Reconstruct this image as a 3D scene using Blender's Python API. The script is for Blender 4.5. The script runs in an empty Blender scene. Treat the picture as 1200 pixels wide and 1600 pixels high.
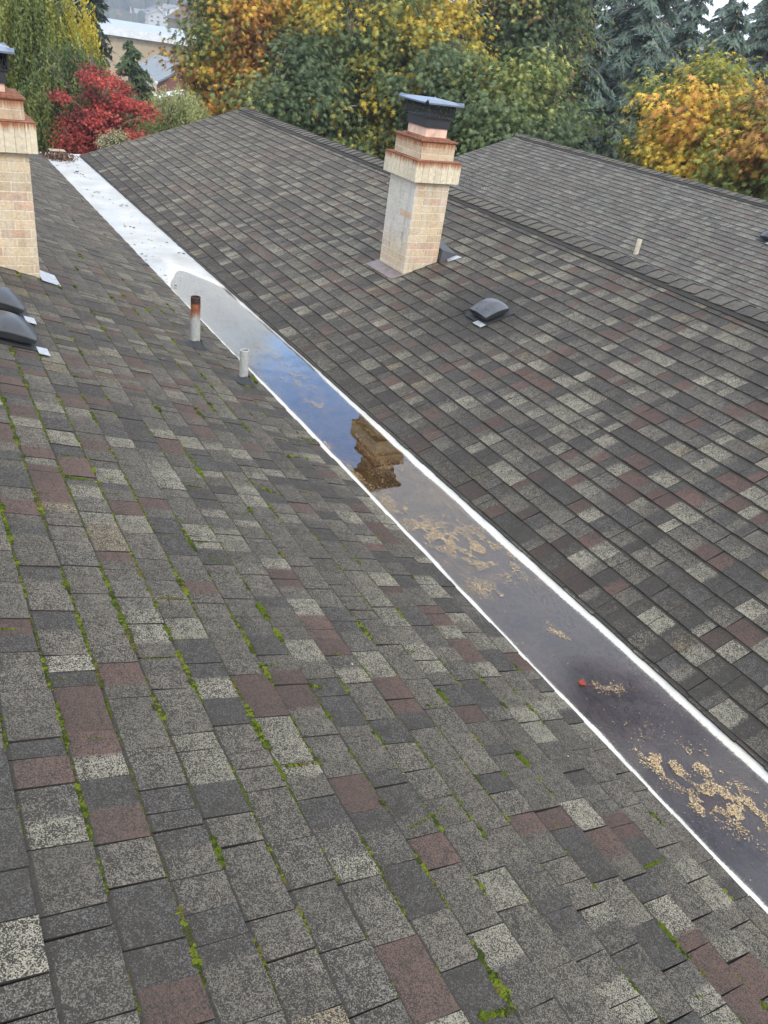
import bpy, math, random
import numpy as np
from mathutils import Matrix, Vector

rng = np.random.default_rng(7)
S = bpy.context.scene
COL = S.collection
R = math.radians

# ------------------------------------------------------------------ camera
H = 2.32
CR = np.array([0.8628550593124764, -0.4871638033543007, 0.13473149342390198])
CU = np.array([0.15646186038015517, 0.5108964201093108, 0.8452837004023392])
CF = np.array([0.4806254600676534, 0.7082769773336296, -0.5170521158586372])
FPX = 1216.27
cd = bpy.data.cameras.new("camera"); cam = bpy.data.objects.new("camera", cd); COL.objects.link(cam)
m = Matrix.Identity(4)
for i in range(3):
    m[i][0] = CR[i]; m[i][1] = CU[i]; m[i][2] = -CF[i]
m[0][3] = 0; m[1][3] = 0; m[2][3] = H
cam.matrix_world = m
cd.sensor_fit = 'VERTICAL'; cd.sensor_height = 36; cd.sensor_width = 27
cd.lens = FPX / 1600 * 36
cd.clip_start = 0.05; cd.clip_end = 6000
S.camera = cam

# ------------------------------------------------------------------ world, sun, exposure
SUN_AZ = 166.0    # compass style, from +Y towards +X (behind the camera, a little to the right)
SUN_EL = 38.0
W = bpy.data.worlds.new("World"); S.world = W; W.use_nodes = True
nt = W.node_tree; nt.nodes.clear()
out = nt.nodes.new('ShaderNodeOutputWorld'); bg = nt.nodes.new('ShaderNodeBackground')
sky = nt.nodes.new('ShaderNodeTexSky'); sky.sky_type = 'NISHITA'; sky.sun_disc = False
sky.sun_elevation = R(SUN_EL); sky.sun_rotation = R(SUN_AZ); sky.altitude = 100; sky.air_density = 1.3; sky.dust_density = 1.0; sky.ozone_density = 2.0
tc = nt.nodes.new('ShaderNodeTexCoord')
mp = nt.nodes.new('ShaderNodeMapping'); mp.inputs['Scale'].default_value = (1, 1, 2.2)
nz = nt.nodes.new('ShaderNodeTexNoise'); nz.inputs['Scale'].default_value = 3.2; nz.inputs['Detail'].default_value = 9; nz.inputs['Roughness'].default_value = .58
nt.links.new(tc.outputs['Generated'], mp.inputs['Vector']); nt.links.new(mp.outputs['Vector'], nz.inputs['Vector'])
# a break in the cloud, ahead of the camera about 22 degrees up
dp = nt.nodes.new('ShaderNodeVectorMath'); dp.operation = 'DOT_PRODUCT'
b = Vector((math.sin(R(30)) * math.cos(R(23)), math.cos(R(30)) * math.cos(R(23)), math.sin(R(23)))).normalized()
dp.inputs[1].default_value = b
nrm = nt.nodes.new('ShaderNodeVectorMath'); nrm.operation = 'NORMALIZE'
nt.links.new(tc.outputs['Generated'], nrm.inputs[0]); nt.links.new(nrm.outputs['Vector'], dp.inputs[0])
mr = nt.nodes.new('ShaderNodeMapRange'); mr.inputs['From Min'].default_value = math.cos(R(9)); mr.inputs['From Max'].default_value = math.cos(R(2.0))
mr.inputs['To Min'].default_value = 0; mr.inputs['To Max'].default_value = .75
nt.links.new(dp.outputs['Value'], mr.inputs['Value'])
dp2 = nt.nodes.new('ShaderNodeVectorMath'); dp2.operation = 'DOT_PRODUCT'
dp2.inputs[1].default_value = Vector((math.sin(R(74)) * math.cos(R(50)), math.cos(R(74)) * math.cos(R(50)), math.sin(R(50)))).normalized()
nt.links.new(nrm.outputs['Vector'], dp2.inputs[0])
mr2 = nt.nodes.new('ShaderNodeMapRange'); mr2.inputs['From Min'].default_value = math.cos(R(27)); mr2.inputs['From Max'].default_value = math.cos(R(4))
mr2.inputs['To Min'].default_value = 0; mr2.inputs['To Max'].default_value = .30
nt.links.new(dp2.outputs['Value'], mr2.inputs['Value'])
mmx = nt.nodes.new('ShaderNodeMath'); mmx.operation = 'MAXIMUM'; nt.links.new(mr.outputs['Result'], mmx.inputs[0]); nt.links.new(mr2.outputs['Result'], mmx.inputs[1])
blu = nt.nodes.new('ShaderNodeMix'); blu.data_type = 'RGBA'; blu.blend_type = 'MULTIPLY'; blu.inputs['B'].default_value = (3.4, 4.3, 5.4, 1)
bf = nt.nodes.new('ShaderNodeMapRange'); bf.inputs['From Max'].default_value = .4; nt.links.new(mr.outputs['Result'], bf.inputs['Value']); b2 = nt.nodes.new('ShaderNodeMath'); b2.operation = 'MULTIPLY_ADD'; b2.use_clamp = True; nt.links.new(mr2.outputs['Result'], b2.inputs[0]); b2.inputs[1].default_value = .12; nt.links.new(bf.outputs['Result'], b2.inputs[2]); nt.links.new(b2.outputs[0], blu.inputs['Factor'])
nt.links.new(sky.outputs['Color'], blu.inputs['A'])
sb = nt.nodes.new('ShaderNodeMath'); sb.operation = 'SUBTRACT'
nt.links.new(nz.outputs['Fac'], sb.inputs[0]); nt.links.new(mmx.outputs[0], sb.inputs[1])
rp = nt.nodes.new('ShaderNodeMapRange'); rp.interpolation_type = 'SMOOTHSTEP'
rp.inputs['From Min'].default_value = .02; rp.inputs['From Max'].default_value = .34
nt.links.new(sb.outputs[0], rp.inputs['Value'])
nz2 = nt.nodes.new('ShaderNodeTexNoise'); nz2.inputs['Scale'].default_value = 5; nz2.inputs['Detail'].default_value = 8
nt.links.new(mp.outputs['Vector'], nz2.inputs['Vector'])
cr = nt.nodes.new('ShaderNodeValToRGB')
cr.color_ramp.elements[0].position = .3; cr.color_ramp.elements[0].color = (10, 12, 15, 1)
cr.color_ramp.elements[1].position = .68; cr.color_ramp.elements[1].color = (14.5, 14.8, 15.2, 1)
nt.links.new(nz2.outputs['Fac'], cr.inputs['Fac'])
mx = nt.nodes.new('ShaderNodeMix'); mx.data_type = 'RGBA'
nt.links.new(rp.outputs['Result'], mx.inputs['Factor'])
nt.links.new(blu.outputs['Result'], mx.inputs['A']); nt.links.new(cr.outputs['Color'], mx.inputs['B'])
nt.links.new(mx.outputs['Result'], bg.inputs['Color']); bg.inputs['Strength'].default_value = 0.15
nt.links.new(bg.outputs[0], out.inputs[0])

sd = bpy.data.lights.new("sun", 'SUN'); sd.energy = 2.0; sd.angle = R(12); sd.color = (1, .90, .76)
so = bpy.data.objects.new("sun", sd); COL.objects.link(so)
sv = Vector((math.sin(R(SUN_AZ)) * math.cos(R(SUN_EL)), math.cos(R(SUN_AZ)) * math.cos(R(SUN_EL)), math.sin(R(SUN_EL))))
so.rotation_euler = sv.to_track_quat('Z', 'Y').to_euler(); so.location = (0, 0, 30)

S.view_settings.view_transform = 'Standard'; S.view_settings.look = 'None'
S.view_settings.exposure = 0.02; S.view_settings.gamma = 1; S.view_settings.use_curve_mapping = False
S.render.engine = 'CYCLES'
S.cycles.max_bounces = 8; S.cycles.transparent_max_bounces = 12
S.cycles.volume_bounces = 0

# ------------------------------------------------------------------ helpers
T3 = 1 / 3.0; TH = math.atan(T3); CT = math.cos(TH); ST = math.sin(TH)
CAM = np.array([0, 0, H])
def ray(x, y):
    d = (x - 600) / FPX * CR - (y - 800) / FPX * CU + CF
    return d / np.linalg.norm(d)
def at(px, py, D):            # a world point in that direction at horizontal distance D
    d = ray(px, py); return CAM + d * (D / math.hypot(d[0], d[1]))
def on_left(px, py):
    d = ray(px, py); s = (T3 * 2.155 - H) / (d[2] + T3 * d[0]); return CAM + s * d
def on_right(px, py, x0=2.71):
    d = ray(px, py); s = (-T3 * x0 - H) / (d[2] - T3 * d[0]); return CAM + s * d
def on_flat(px, py, z=-.012):
    d = ray(px, py); return CAM + d * ((z - H) / d[2])

class MB:
    def __init__(s): s.vc = []; s.v = []; s.f = []; s.c = []; s.n = 0; s.mi = []
    def add(s, v, f, c=None, mi=0):
        v = np.asarray(v, float).reshape(-1, 3); f = np.asarray(f, int)
        s.v.append(v); s.f.append(f + s.n); s.n += len(v)
        nf = len(f)
        if c is None: c = (1, 1, 1, 1)
        c = np.asarray(c, float)
        if c.ndim == 1: c = np.tile(c if len(c) == 4 else np.append(c, 1), (nf, 1))
        elif c.shape[1] == 3: c = np.hstack([c, np.ones((nf, 1))])
        s.c.append(c); s.mi.append(np.full(nf, mi))
    def box(s, lo, hi, c=None, M=None, mi=0, taper=0):
        x0, y0, z0 = lo; x1, y1, z1 = hi; t = taper
        v = np.array([[x0, y0, z0], [x1, y0, z0], [x1, y1, z0], [x0, y1, z0],
                      [x0 + t, y0 + t, z1], [x1 - t, y0 + t, z1], [x1 - t, y1 - t, z1], [x0 + t, y1 - t, z1]], float)
        if M is not None: v = v @ np.array(M)[:3, :3].T + np.array(M)[:3, 3]
        s.add(v, [[0, 3, 2, 1], [4, 5, 6, 7], [0, 1, 5, 4], [1, 2, 6, 5], [2, 3, 7, 6], [3, 0, 4, 7]], c, mi)
    def tube(s, pts, rad, n=8, c=None, cap=True):
        pts = np.asarray(pts, float); k = len(pts); rad = np.broadcast_to(rad, (k,))
        t = np.gradient(pts, axis=0); t /= np.linalg.norm(t, axis=1)[:, None] + 1e-9
        up = np.array([0, 0, 1.]) if abs(t[0][2]) < .9 else np.array([1., 0, 0])
        a = np.cross(t, up); a /= np.linalg.norm(a, axis=1)[:, None] + 1e-9; bb = np.cross(t, a)
        an = np.linspace(0, 2 * np.pi, n, endpoint=False)
        v = pts[:, None] + rad[:, None, None] * (np.cos(an)[None, :, None] * a[:, None] + np.sin(an)[None, :, None] * bb[:, None])
        i = np.arange(k - 1)[:, None] * n; j = np.arange(n)[None]; j2 = (j + 1) % n
        f = np.stack([i + j, i + j2, i + n + j2, i + n + j], -1).reshape(-1, 4)
        s.add(v.reshape(-1, 3), f, c)
        if cap:
            base = s.n - k * n
            s.f.append(np.array([[base + q for q in range(n)][::-1], [base + (k - 1) * n + q for q in range(n)]]))
            s.c.append(np.tile(s.c[-1][0], (2, 1))); s.mi.append(np.zeros(2, int))
    def lathe(s, prof, org, n=20, c=None, M=None):   # prof: (r, z)
        prof = np.asarray(prof, float); k = len(prof); an = np.linspace(0, 2 * np.pi, n, endpoint=False)
        v = np.stack([prof[:, 0][:, None] * np.cos(an), prof[:, 0][:, None] * np.sin(an), np.repeat(prof[:, 1][:, None], n, 1)], -1).reshape(-1, 3)
        if M is not None: v = v @ np.array(M).T
        i = np.arange(k - 1)[:, None] * n; j = np.arange(n)[None]; j2 = (j + 1) % n
        s.add(v + np.array(org), np.stack([i + j, i + j2, i + n + j2, i + n + j], -1).reshape(-1, 4), c)
    def build(s, name, mat, parent=None, smooth=False, color=True):
        v = np.concatenate(s.v); me = bpy.data.meshes.new(name)
        tot = np.concatenate([np.full(len(f), f.shape[1]) for f in s.f]); idx = np.concatenate([f.ravel() for f in s.f])
        me.vertices.add(len(v)); me.vertices.foreach_set('co', v.astype(np.float32).ravel())
        me.loops.add(len(idx)); me.loops.foreach_set('vertex_index', idx.astype(np.int32))
        me.polygons.add(len(tot)); st = np.concatenate([[0], np.cumsum(tot)[:-1]])
        me.polygons.foreach_set('loop_start', st.astype(np.int32))
        me.polygons.foreach_set('use_smooth', np.full(len(tot), bool(smooth)))
        mats = mat if isinstance(mat, (list, tuple)) else [mat]
        for q in mats: me.materials.append(q)
        if len(mats) > 1: me.polygons.foreach_set('material_index', np.concatenate(s.mi).astype(np.int32))
        if color:
            if s.vc: a = me.attributes.new('Col', 'FLOAT_COLOR', 'POINT'); a.data.foreach_set('color', np.concatenate(s.vc).astype(np.float32).ravel())
            else: a = me.attributes.new('Col', 'FLOAT_COLOR', 'FACE'); a.data.foreach_set('color', np.concatenate(s.c).astype(np.float32).ravel())
        me.update(calc_edges=True); me.validate()
        o = bpy.data.objects.new(name, me); COL.objects.link(o)
        if parent is not None: o.parent = parent
        return o

def empty(name, loc=(0, 0, 0), rz=0):
    o = bpy.data.objects.new(name, None); COL.objects.link(o); o.location = loc; o.rotation_euler = (0, 0, rz)
    o.empty_display_size = .2
    return o
def tag(o, label=None, cat=None, group=None, kind=None):
    if label: o['label'] = label
    if cat: o['category'] = cat
    if group: o['group'] = group
    if kind: o['kind'] = kind
    return o
def bevel(o, w=.003, seg=2):
    md = o.modifiers.new('bevel', 'BEVEL'); md.width = w; md.segments = seg; md.limit_method = 'ANGLE'; return o

# value noise usable from python
_perm = np.random.default_rng(3).random((64, 64, 64))
def vnoise(x, y, z=0.0):
    x, y, z = np.broadcast_arrays(np.asarray(x, float), np.asarray(y, float), np.asarray(z, float))
    xi, yi, zi = np.floor(x).astype(int), np.floor(y).astype(int), np.floor(z).astype(int)
    fx, fy, fz = x - xi, y - yi, z - zi
    fx, fy, fz = [q * q * (3 - 2 * q) for q in (fx, fy, fz)]
    o = 0
    for a in (0, 1):
        for b_ in (0, 1):
            for c_ in (0, 1):
                o = o + _perm[(xi + a) % 64, (yi + b_) % 64, (zi + c_) % 64] * (fx if a else 1 - fx) * (fy if b_ else 1 - fy) * (fz if c_ else 1 - fz)
    return o
def fbm(x, y, z=0.0, o=4):
    s_, a, t = 0, .5, 0
    for i in range(o):
        f = 2 ** i; s_ = s_ + a * vnoise(np.asarray(x) * f + 13 * i, np.asarray(y) * f + 7 * i, np.asarray(z) * f); t += a; a /= 2
    return s_ / t

# ------------------------------------------------------------------ materials
class N:   # tiny node-graph writer
    def __init__(s, name):
        s.m = bpy.data.materials.new(name); s.m.use_nodes = True; s.t = s.m.node_tree; s.t.nodes.clear()
        s.out = s.t.nodes.new('ShaderNodeOutputMaterial'); s.p = s.t.nodes.new('ShaderNodeBsdfPrincipled')
        s.t.links.new(s.p.outputs[0], s.out.inputs[0])
        s.tc = s.t.nodes.new('ShaderNodeTexCoord').outputs['Object']
    def L(s, a, b_): s.t.links.new(a, b_)
    def put(s, sock, v):
        if isinstance(v, bpy.types.NodeSocket): s.L(v, sock)
        elif isinstance(v, (tuple, list)):
            sock.default_value = tuple(v) + (1,) if (len(v) == 3 and len(sock.default_value) == 4) else v
        else: sock.default_value = v
    def noise(s, scale, detail=4, rough=.5, vec=None, out='Fac', dist=0):
        n = s.t.nodes.new('ShaderNodeTexNoise'); n.inputs['Scale'].default_value = scale; n.inputs['Detail'].default_value = detail
        n.inputs['Roughness'].default_value = rough; n.inputs['Distortion'].default_value = dist; s.L(vec or s.tc, n.inputs['Vector']); return n.outputs[out]
    def voro(s, scale, feat='F1', out='Color', vec=None):
        n = s.t.nodes.new('ShaderNodeTexVoronoi'); n.feature = feat; n.inputs['Scale'].default_value = scale; s.L(vec or s.tc, n.inputs['Vector']); return n.outputs[out]
    def scale(s, v, vec=None):
        n = s.t.nodes.new('ShaderNodeMapping'); n.inputs['Scale'].default_value = v; s.L(vec or s.tc, n.inputs['Vector']); return n.outputs[0]
    def mathn(s, op, a, b_=0.0, c=None, clamp=False):
        n = s.t.nodes.new('ShaderNodeMath'); n.operation = op; n.use_clamp = clamp; s.put(n.inputs[0], a); s.put(n.inputs[1], b_)
        if c is not None: s.put(n.inputs[2], c)
        return n.outputs[0]
    def rng(s, v, a, b_, c=0.0, d=1.0, smooth=False):
        n = s.t.nodes.new('ShaderNodeMapRange'); n.interpolation_type = 'SMOOTHSTEP' if smooth else 'LINEAR'
        s.put(n.inputs['Value'], v); n.inputs['From Min'].default_value = a; n.inputs['From Max'].default_value = b_
        n.inputs['To Min'].default_value = c; n.inputs['To Max'].default_value = d; return n.outputs['Result']
    def mix(s, f, a, b_, mode='MIX'):
        n = s.t.nodes.new('ShaderNodeMix'); n.data_type = 'RGBA'; n.blend_type = mode
        s.put(n.inputs['Factor'], f); s.put(n.inputs['A'], a); s.put(n.inputs['B'], b_); return n.outputs['Result']
    def attr(s, name='Col', out='Color'):
        n = s.t.nodes.new('ShaderNodeAttribute'); n.attribute_name = name; return n.outputs[out]
    def sep(s, v):
        n = s.t.nodes.new('ShaderNodeSeparateXYZ'); s.L(v, n.inputs[0]); return n.outputs
    def bump(s, h, strength=.5, dist=.01):
        n = s.t.nodes.new('ShaderNodeBump'); n.inputs['Strength'].default_value = strength; n.inputs['Distance'].default_value = dist
        s.put(n.inputs['Height'], h); s.L(n.outputs[0], s.p.inputs['Normal'])
    def base(s, c, rough=.8, metal=0.0, spec=.5):
        s.put(s.p.inputs['Base Color'], c); s.put(s.p.inputs['Roughness'], rough); s.put(s.p.inputs['Metallic'], metal)
        s.put(s.p.inputs['Specular IOR Level'], spec); return s.m

def m_shingle():
    n = N('shingle granules')
    col = n.attr(); fr = n.attr(out='Alpha')
    cell = n.voro(430); sp = n.t.nodes.new('ShaderNodeSeparateColor'); n.L(cell, sp.inputs[0])
    cl = n.noise(70, 3, .6); lo = n.noise(22, 5, .65)
    th = n.mathn('ADD', fr, n.mathn('ADD', n.rng(cl, .25, .75, -.27, .27), n.rng(lo, .3, .7, -.2, .2)))
    pick = n.rng(n.mathn('SUBTRACT', th, sp.outputs[0]), -.06, .06)
    jit = n.rng(sp.outputs[1], 0, 1, .68, 1.34)
    lit = n.mix(1.0, col, n.mix(0, (1, 1, 1), (1, 1, 1)), 'MULTIPLY')
    sc = n.t.nodes.new('ShaderNodeVectorMath'); sc.operation = 'SCALE'; n.L(col, sc.inputs[0]); n.L(jit, sc.inputs['Scale'])
    dark = n.mix(sp.outputs[2], (.021, .019, .017), (.056, .049, .041))
    c = n.mix(pick, dark, sc.outputs[0])
    strk = n.noise(1.0, 5, .65, vec=n.scale((1.6, 5.5, 1.6)))
    c = n.mix(n.rng(strk, .42, .75, 0, .28), c, (.058, .052, .043))
    big = n.noise(1.1, 5, .6)
    c = n.mix(n.rng(big, .35, .8, .0, .30), c, (.05, .048, .043))
    n.bump(n.mathn('ADD', n.mathn('MULTIPLY', sp.outputs[1], .6), cl), .8, .003)
    return n.base(c, .82, 0, .20)
def m_simple(name, c, rough=.7, metal=0, var=.25, sc=12, bump=.2, spec=.5, dist=.005):
    n = N(name); ns = n.noise(sc, 6, .6)
    cc = n.mix(n.rng(ns, .3, .7), tuple(q * (1 - var) for q in c), tuple(min(1, q * (1 + var)) for q in c))
    if bump: n.bump(n.noise(sc * 4, 5, .6), bump, dist)
    return n.base(cc, rough, metal, spec)
def m_attr(name, rough=.8, var=.2, sc=30, bump=.3, dist=.004, spec=.4, metal=0):
    n = N(name); ns = n.noise(sc, 6, .6)
    c = n.mix(1.0, n.attr(), n.mix(n.rng(ns, .3, .7), (1 - var,) * 3, (1 + var,) * 3), 'MULTIPLY')
    if bump: n.bump(n.noise(sc * 3, 5, .65), bump, dist)
    return n.base(c, rough, metal, spec)
def m_leaf(name='leaf'):
    n = N(name); c = n.attr()
    n.base(c, .55, 0, .35)
    tr = n.t.nodes.new('ShaderNodeBsdfTranslucent'); n.L(c, tr.inputs[0])
    ms = n.t.nodes.new('ShaderNodeMixShader'); ms.inputs[0].default_value = .35
    n.L(n.p.outputs[0], ms.inputs[1]); n.L(tr.outputs[0], ms.inputs[2]); n.L(ms.outputs[0], n.out.inputs[0])
    return n.m
def m_brick(wash, rust=0):
    n = N('chimney brick'); c = n.attr()
    g = n.noise(60, 6, .7); c = n.mix(1.0, c, n.mix(n.rng(g, .3, .7), (.72, .72, .72), (1.22, 1.2, 1.15)), 'MULTIPLY')
    v = n.scale((11, 11, 1.6)); st = n.noise(1.0, 6, .65, vec=v)
    xyz = n.sep(n.tc)
    # white lime bloom running down from the crown
    c = n.mix(n.rng(st, .42, .68, 0, wash), c, (.62, .61, .57))
    st2 = n.noise(1.7, 6, .7, vec=v); c = n.mix(n.rng(st2, .52, .75, 0, .55), c, (.26, .19, .13))
    pa = n.noise(6, 5, .7); c = n.mix(n.rng(pa, .6, .72, 0, .35), c, (.09, .085, .08))
    n.bump(g, .5, .004)
    return n.base(c, .9, 0, .2)
def m_rusty(name, base, z_top, z_len, rustc=(.22, .075, .035)):
    n = N(name); c = n.mix(1.0, n.attr(), n.mix(n.rng(n.noise(40, 6, .65), .3, .7), (.8, .8, .8), (1.15, 1.12, 1.08)), 'MULTIPLY')
    v = n.scale((60, 60, 1.8)); st = n.noise(1.0, 7, .75, vec=v)
    z = n.sep(n.tc)[2]
    fall = n.rng(z, z_top - z_len, z_top, 0, .62)          # the streaks start at the rusted ledge
    msk = n.rng(n.mathn('ADD', st, fall), .72, 1.0, 0, 1)
    c = n.mix(msk, c, n.mix(n.noise(15, 4), rustc, (.34, .14, .06)))
    v2 = n.scale((45, 45, 1.2)); c = n.mix(n.rng(n.noise(1.0, 5, .7, vec=v2), .6, .75, 0, .5), c, (.10, .075, .06))
    n.bump(n.noise(50, 5), .4, .004)
    return n.base(c, .85, 0, .25)

M_SH = m_shingle()
M_UNDER = m_simple('asphalt underlay', (.02, .02, .021), .95, bump=0)
M_LEAF = m_leaf()
M_BARK = m_attr('bark', .95, .35, 14, .8, .02, .1)
M_BRICK_A = m_brick(.45); M_BRICK_B = m_brick(.30)
M_BLACK = m_simple('black painted metal', (.018, .019, .022), .45, .0, .2, 20, .1)
M_HOOD = m_simple('weathered grey metal', (.17, .20, .26), .42, .55, .25, 14, .15)
M_GALV = m_simple('galvanised flashing', (.42, .43, .45), .5, .6, .25, 16, .15)
M_PINKMETAL = m_simple('dull brown flashing', (.19, .155, .15), .6, .3, .25, 16, .15)
M_FLUE = m_attr('clay flue', .85, .25, 18, .3)
M_RUBBER = m_simple('black rubber boot', (.022, .023, .026), .7, 0, .3, 25, .3)
M_WALL = m_simple('painted siding', (.33, .28, .22), .85, 0, .1, 3, .1)
M_WHITE = m_simple('white trim', (.62, .62, .60), .6, 0, .12, 6, .1)
M_ATTR = m_attr('painted surfaces', .8, .12, 1.5, .0)
M_GLASS = m_simple('window glass', (.03, .04, .05), .12, 0, .3, 2, 0)
def vent_mat(lo, hi):
    n = N('weathered black plastic'); f = n.noise(7, 6, .65)
    c = n.mix(n.rng(f, .3, .75), lo, hi); n.bump(n.noise(60, 4), .15, .002)
    return n.base(c, n.rng(f, .3, .7, .24, .42), 0, .7)
M_VENT = vent_mat((.012, .013, .016), (.045, .048, .055)); M_VENT_GREY = vent_mat((.025, .028, .034), (.085, .092, .105))

# ------------------------------------------------------------------ apartment building: roofs
bld = empty('apartment_building', (4, 7, -6))
tag(bld, 'building under the camera with brown and grey shingled gable roofs and flat valley between them', 'building')
def child(o):
    o.parent = bld; o.matrix_parent_inverse = Matrix.Translation(-Vector(bld.location)); return o

PAL = [((.158, .139, .112), .50), ((.255, .232, .180), .58), ((.092, .087, .084), .34), ((.100, .060, .050), .76), ((.235, .19, .125), .52), ((.150, .138, .117), .44)]
PM = (np.array((.180, .150, .112)), .49)
PL = np.array([.36, .15, .20, .145, .025, .12]); PR = np.array([.27, .19, .25, .135, .025, .13])
GRIME_SHADE = np.array([.030, .031, .024, .06]); EDGE = np.array([.03, .03, .03, .2])
def shingle_roof(name, x0, z0, sx, y0, y1, nc, seed, prob=PL, darkbottom=False, raised=.0022, con=1.0, confar=1.0, grime_shade=.005, dark_patch=None, E=.1417, k0=0.0, joints=.85, pale=1.0, palefar=1.2, wmul=1.0):
    g = np.random.default_rng(seed); mb = MB()
    def P(u, v, h):
        u = np.asarray(u, float); wob = .010 * (fbm(u * .35 + seed, v * .7 + 5, seed, 2) - .5)
        hh = h + wob
        return np.stack([x0 + sx * v * CT - sx * hh * ST, u, z0 + v * ST + hh * CT], -1)
    def pick(k, u):
        kf = con + (confar - con) * np.clip((u - 3) / 8, 0, 1); c_ = PAL[g.choice(6, p=prob)]
        cc = (PM[0] + (np.array(c_[0]) - PM[0]) * kf) * g.uniform(1 - .18 * kf, 1 + .18 * kf); fr = PM[1] + (c_[1] - PM[1]) * kf + g.uniform(-.08, .08) * kf
        if darkbottom and k < 5 and g.random() < (.85, .8, .6, .4, .2)[k]: fr *= .5; cc = cc * .78
        cc = cc * (pale + (palefar - pale) * np.clip((u - 3) / 8, 0, 1))  # lightness painted in by distance, standing in for far haze and glare
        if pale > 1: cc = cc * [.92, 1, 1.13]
        return np.append(cc, np.clip(fr, .06, .95))
    for k in range(nc):
        # colour patches along the course, soft where they meet inside a tab
        pe, pcs = [y0 - .3], []; u = y0 - .3
        while u < y1 + .3:
            u += wmul * (g.uniform(.07, .15) if g.random() < .75 else g.uniform(.15, .24)); pe.append(u); pcs.append(pick(k, u))
        pe = np.array(pe); pcs = np.array(pcs); mid = (pe[1:] + pe[:-1]) / 2
        u = y0 - g.random() * .2; hi = g.random() < .5
        while u < y1:
            w = wmul * (g.uniform(.12, .24) if g.random() < .8 else g.uniform(.06, .11))
            hi = (not hi) if g.random() < .82 else hi
            u1 = min(u + w, y1)
            j = np.argmin(abs(pe - u1))
            if abs(pe[j] - u1) < .05 and pe[j] > u + .04: u1 = min(pe[j], y1)      # most joints sit on a colour change
            gap = .0036 if g.random() < joints else .0004
            far = u > 7
            n = max(3, int((u1 - u) / (.05 if far else .02)) + 1)
            uu = np.linspace(u + gap / 2, u1 - gap / 2, n)
            tap = g.uniform(-.007, .007, 2); uub = uu.copy(); uut = uu.copy()
            uut[0] += tap[0] * .7; uut[-1] += tap[1] * .7
            hb = .0068 + (raised if hi else 0) + g.uniform(-.0006, .0012); ht = (.0002 + (raised * .85 if hi else 0))
            if g.random() < .05: hb += g.uniform(.002, .004)          # lifted corner
            vb = k * E + (k0 if k == 0 else 0) + g.uniform(-.002, .002) + .0030 * (fbm(uub * 26, k * 3.1, seed, 3) - .5) + .010 * (fbm(uub * .5, k * .2, seed + 3, 2) - .5)
            if not hi: vb = vb + .002
            vt = np.full(n, (k + 1) * E + .012)
            hbv = hb + .0020 * (vnoise(uub * 14, k * 2.3, seed + 9) - .5)
            vm = (k + 1) * E - grime_shade - .006 * fbm(uut * 30, k * 1.7, seed + 4, 3); fm = (vm - vb) / (vt - vb)  # dark strip below each butt: grime and the shade line painted in
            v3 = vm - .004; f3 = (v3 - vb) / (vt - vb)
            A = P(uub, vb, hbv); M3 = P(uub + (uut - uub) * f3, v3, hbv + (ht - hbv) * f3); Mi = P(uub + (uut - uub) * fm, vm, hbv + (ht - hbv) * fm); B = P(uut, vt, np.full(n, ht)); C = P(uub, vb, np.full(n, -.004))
            uc = np.clip(uub, u + .006, u1 - .006)
            jj = np.clip(np.searchsorted(pe, uc) - 1, 0, len(pcs) - 1); col = pcs[jj].copy()
            top = col.copy(); top[:, 3] *= .78; top[:, :3] *= .93
            if dark_patch is not None:  # colour turns dark and bluish towards the given centre
                d2 = np.hypot(uub - dark_patch[0], k * E + .07 - dark_patch[1]); ds = np.clip(1.15 - d2 / dark_patch[2], 0, 1)[:, None] * .85
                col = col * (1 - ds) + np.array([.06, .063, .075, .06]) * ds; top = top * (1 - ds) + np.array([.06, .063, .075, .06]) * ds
            V = np.concatenate([A, M3, Mi, B, C]); idx = np.arange(n - 1)
            def strip(a, b_): return np.stack([a * n + idx, a * n + idx + 1, b_ * n + idx + 1, b_ * n + idx], -1)
            F = np.concatenate([strip(0, 1), strip(1, 2), strip(2, 3), strip(4, 0)])
            # side walls
            D = np.concatenate([P(uut[:1], vt[:1], -.004), P(uut[-1:], vt[-1:], -.004)]); m_ = 5 * n
            V = np.concatenate([V, D, A[:1], B[:1], C[:1], A[-1:], B[-1:], C[-1:]])
            F = np.concatenate([F, [[m_ + 2, m_ + 3, m_, m_ + 4], [m_ + 5, m_ + 7, m_ + 1, m_ + 6]]])
            if sx > 0: F = F[:, ::-1]
            edge = col * .35 + EDGE * .65
            mb.add(V, F); mb.vc.append(np.concatenate([col, top, np.tile(GRIME_SHADE, (2 * n, 1)), edge * 0 + EDGE, np.tile(EDGE, (8, 1))]))
            u = u1
    o = mb.build(name, M_SH); return child(o)

Y0, Y1 = -1.6, 14.36
XL0 = .0237 + .1344 * 16
def zl(x): return (2.155 - x) * T3
def zr(x): return (x - 2.71) * T3
RW = 2.81
s1 = shingle_roof('roof_shingles', XL0, zl(XL0), -1, Y0, Y1, 21, 11, PL, con=.92, confar=.48, k0=.032, grime_shade=.006, wmul=.86)
s1['label'] = 'near roof slope of grey and maroon shingles with moss in its joints'
s2 = shingle_roof('roof_shingles', 2.6013, zr(2.6013), 1, Y0, Y1, 23, 23, PR, True, con=.98, confar=.55, wmul=.76, grime_shade=.008, dark_patch=(5.10, 1.56, .62), E=.1345, k0=.110, joints=.45, palefar=1.4)
s2['label'] = 'middle roof slope rising from the wet valley to the first ridge'
s3 = shingle_roof('roof_shingles', 8.33 + .55, 0.0, 1, Y0, Y1, 22, 37, PR, con=.50, confar=.45, grime_shade=.009, wmul=.85, E=.1345, joints=.5, pale=1.5, palefar=1.5)
s3['label'] = 'far grey roof slope beyond the first ridge'
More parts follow.
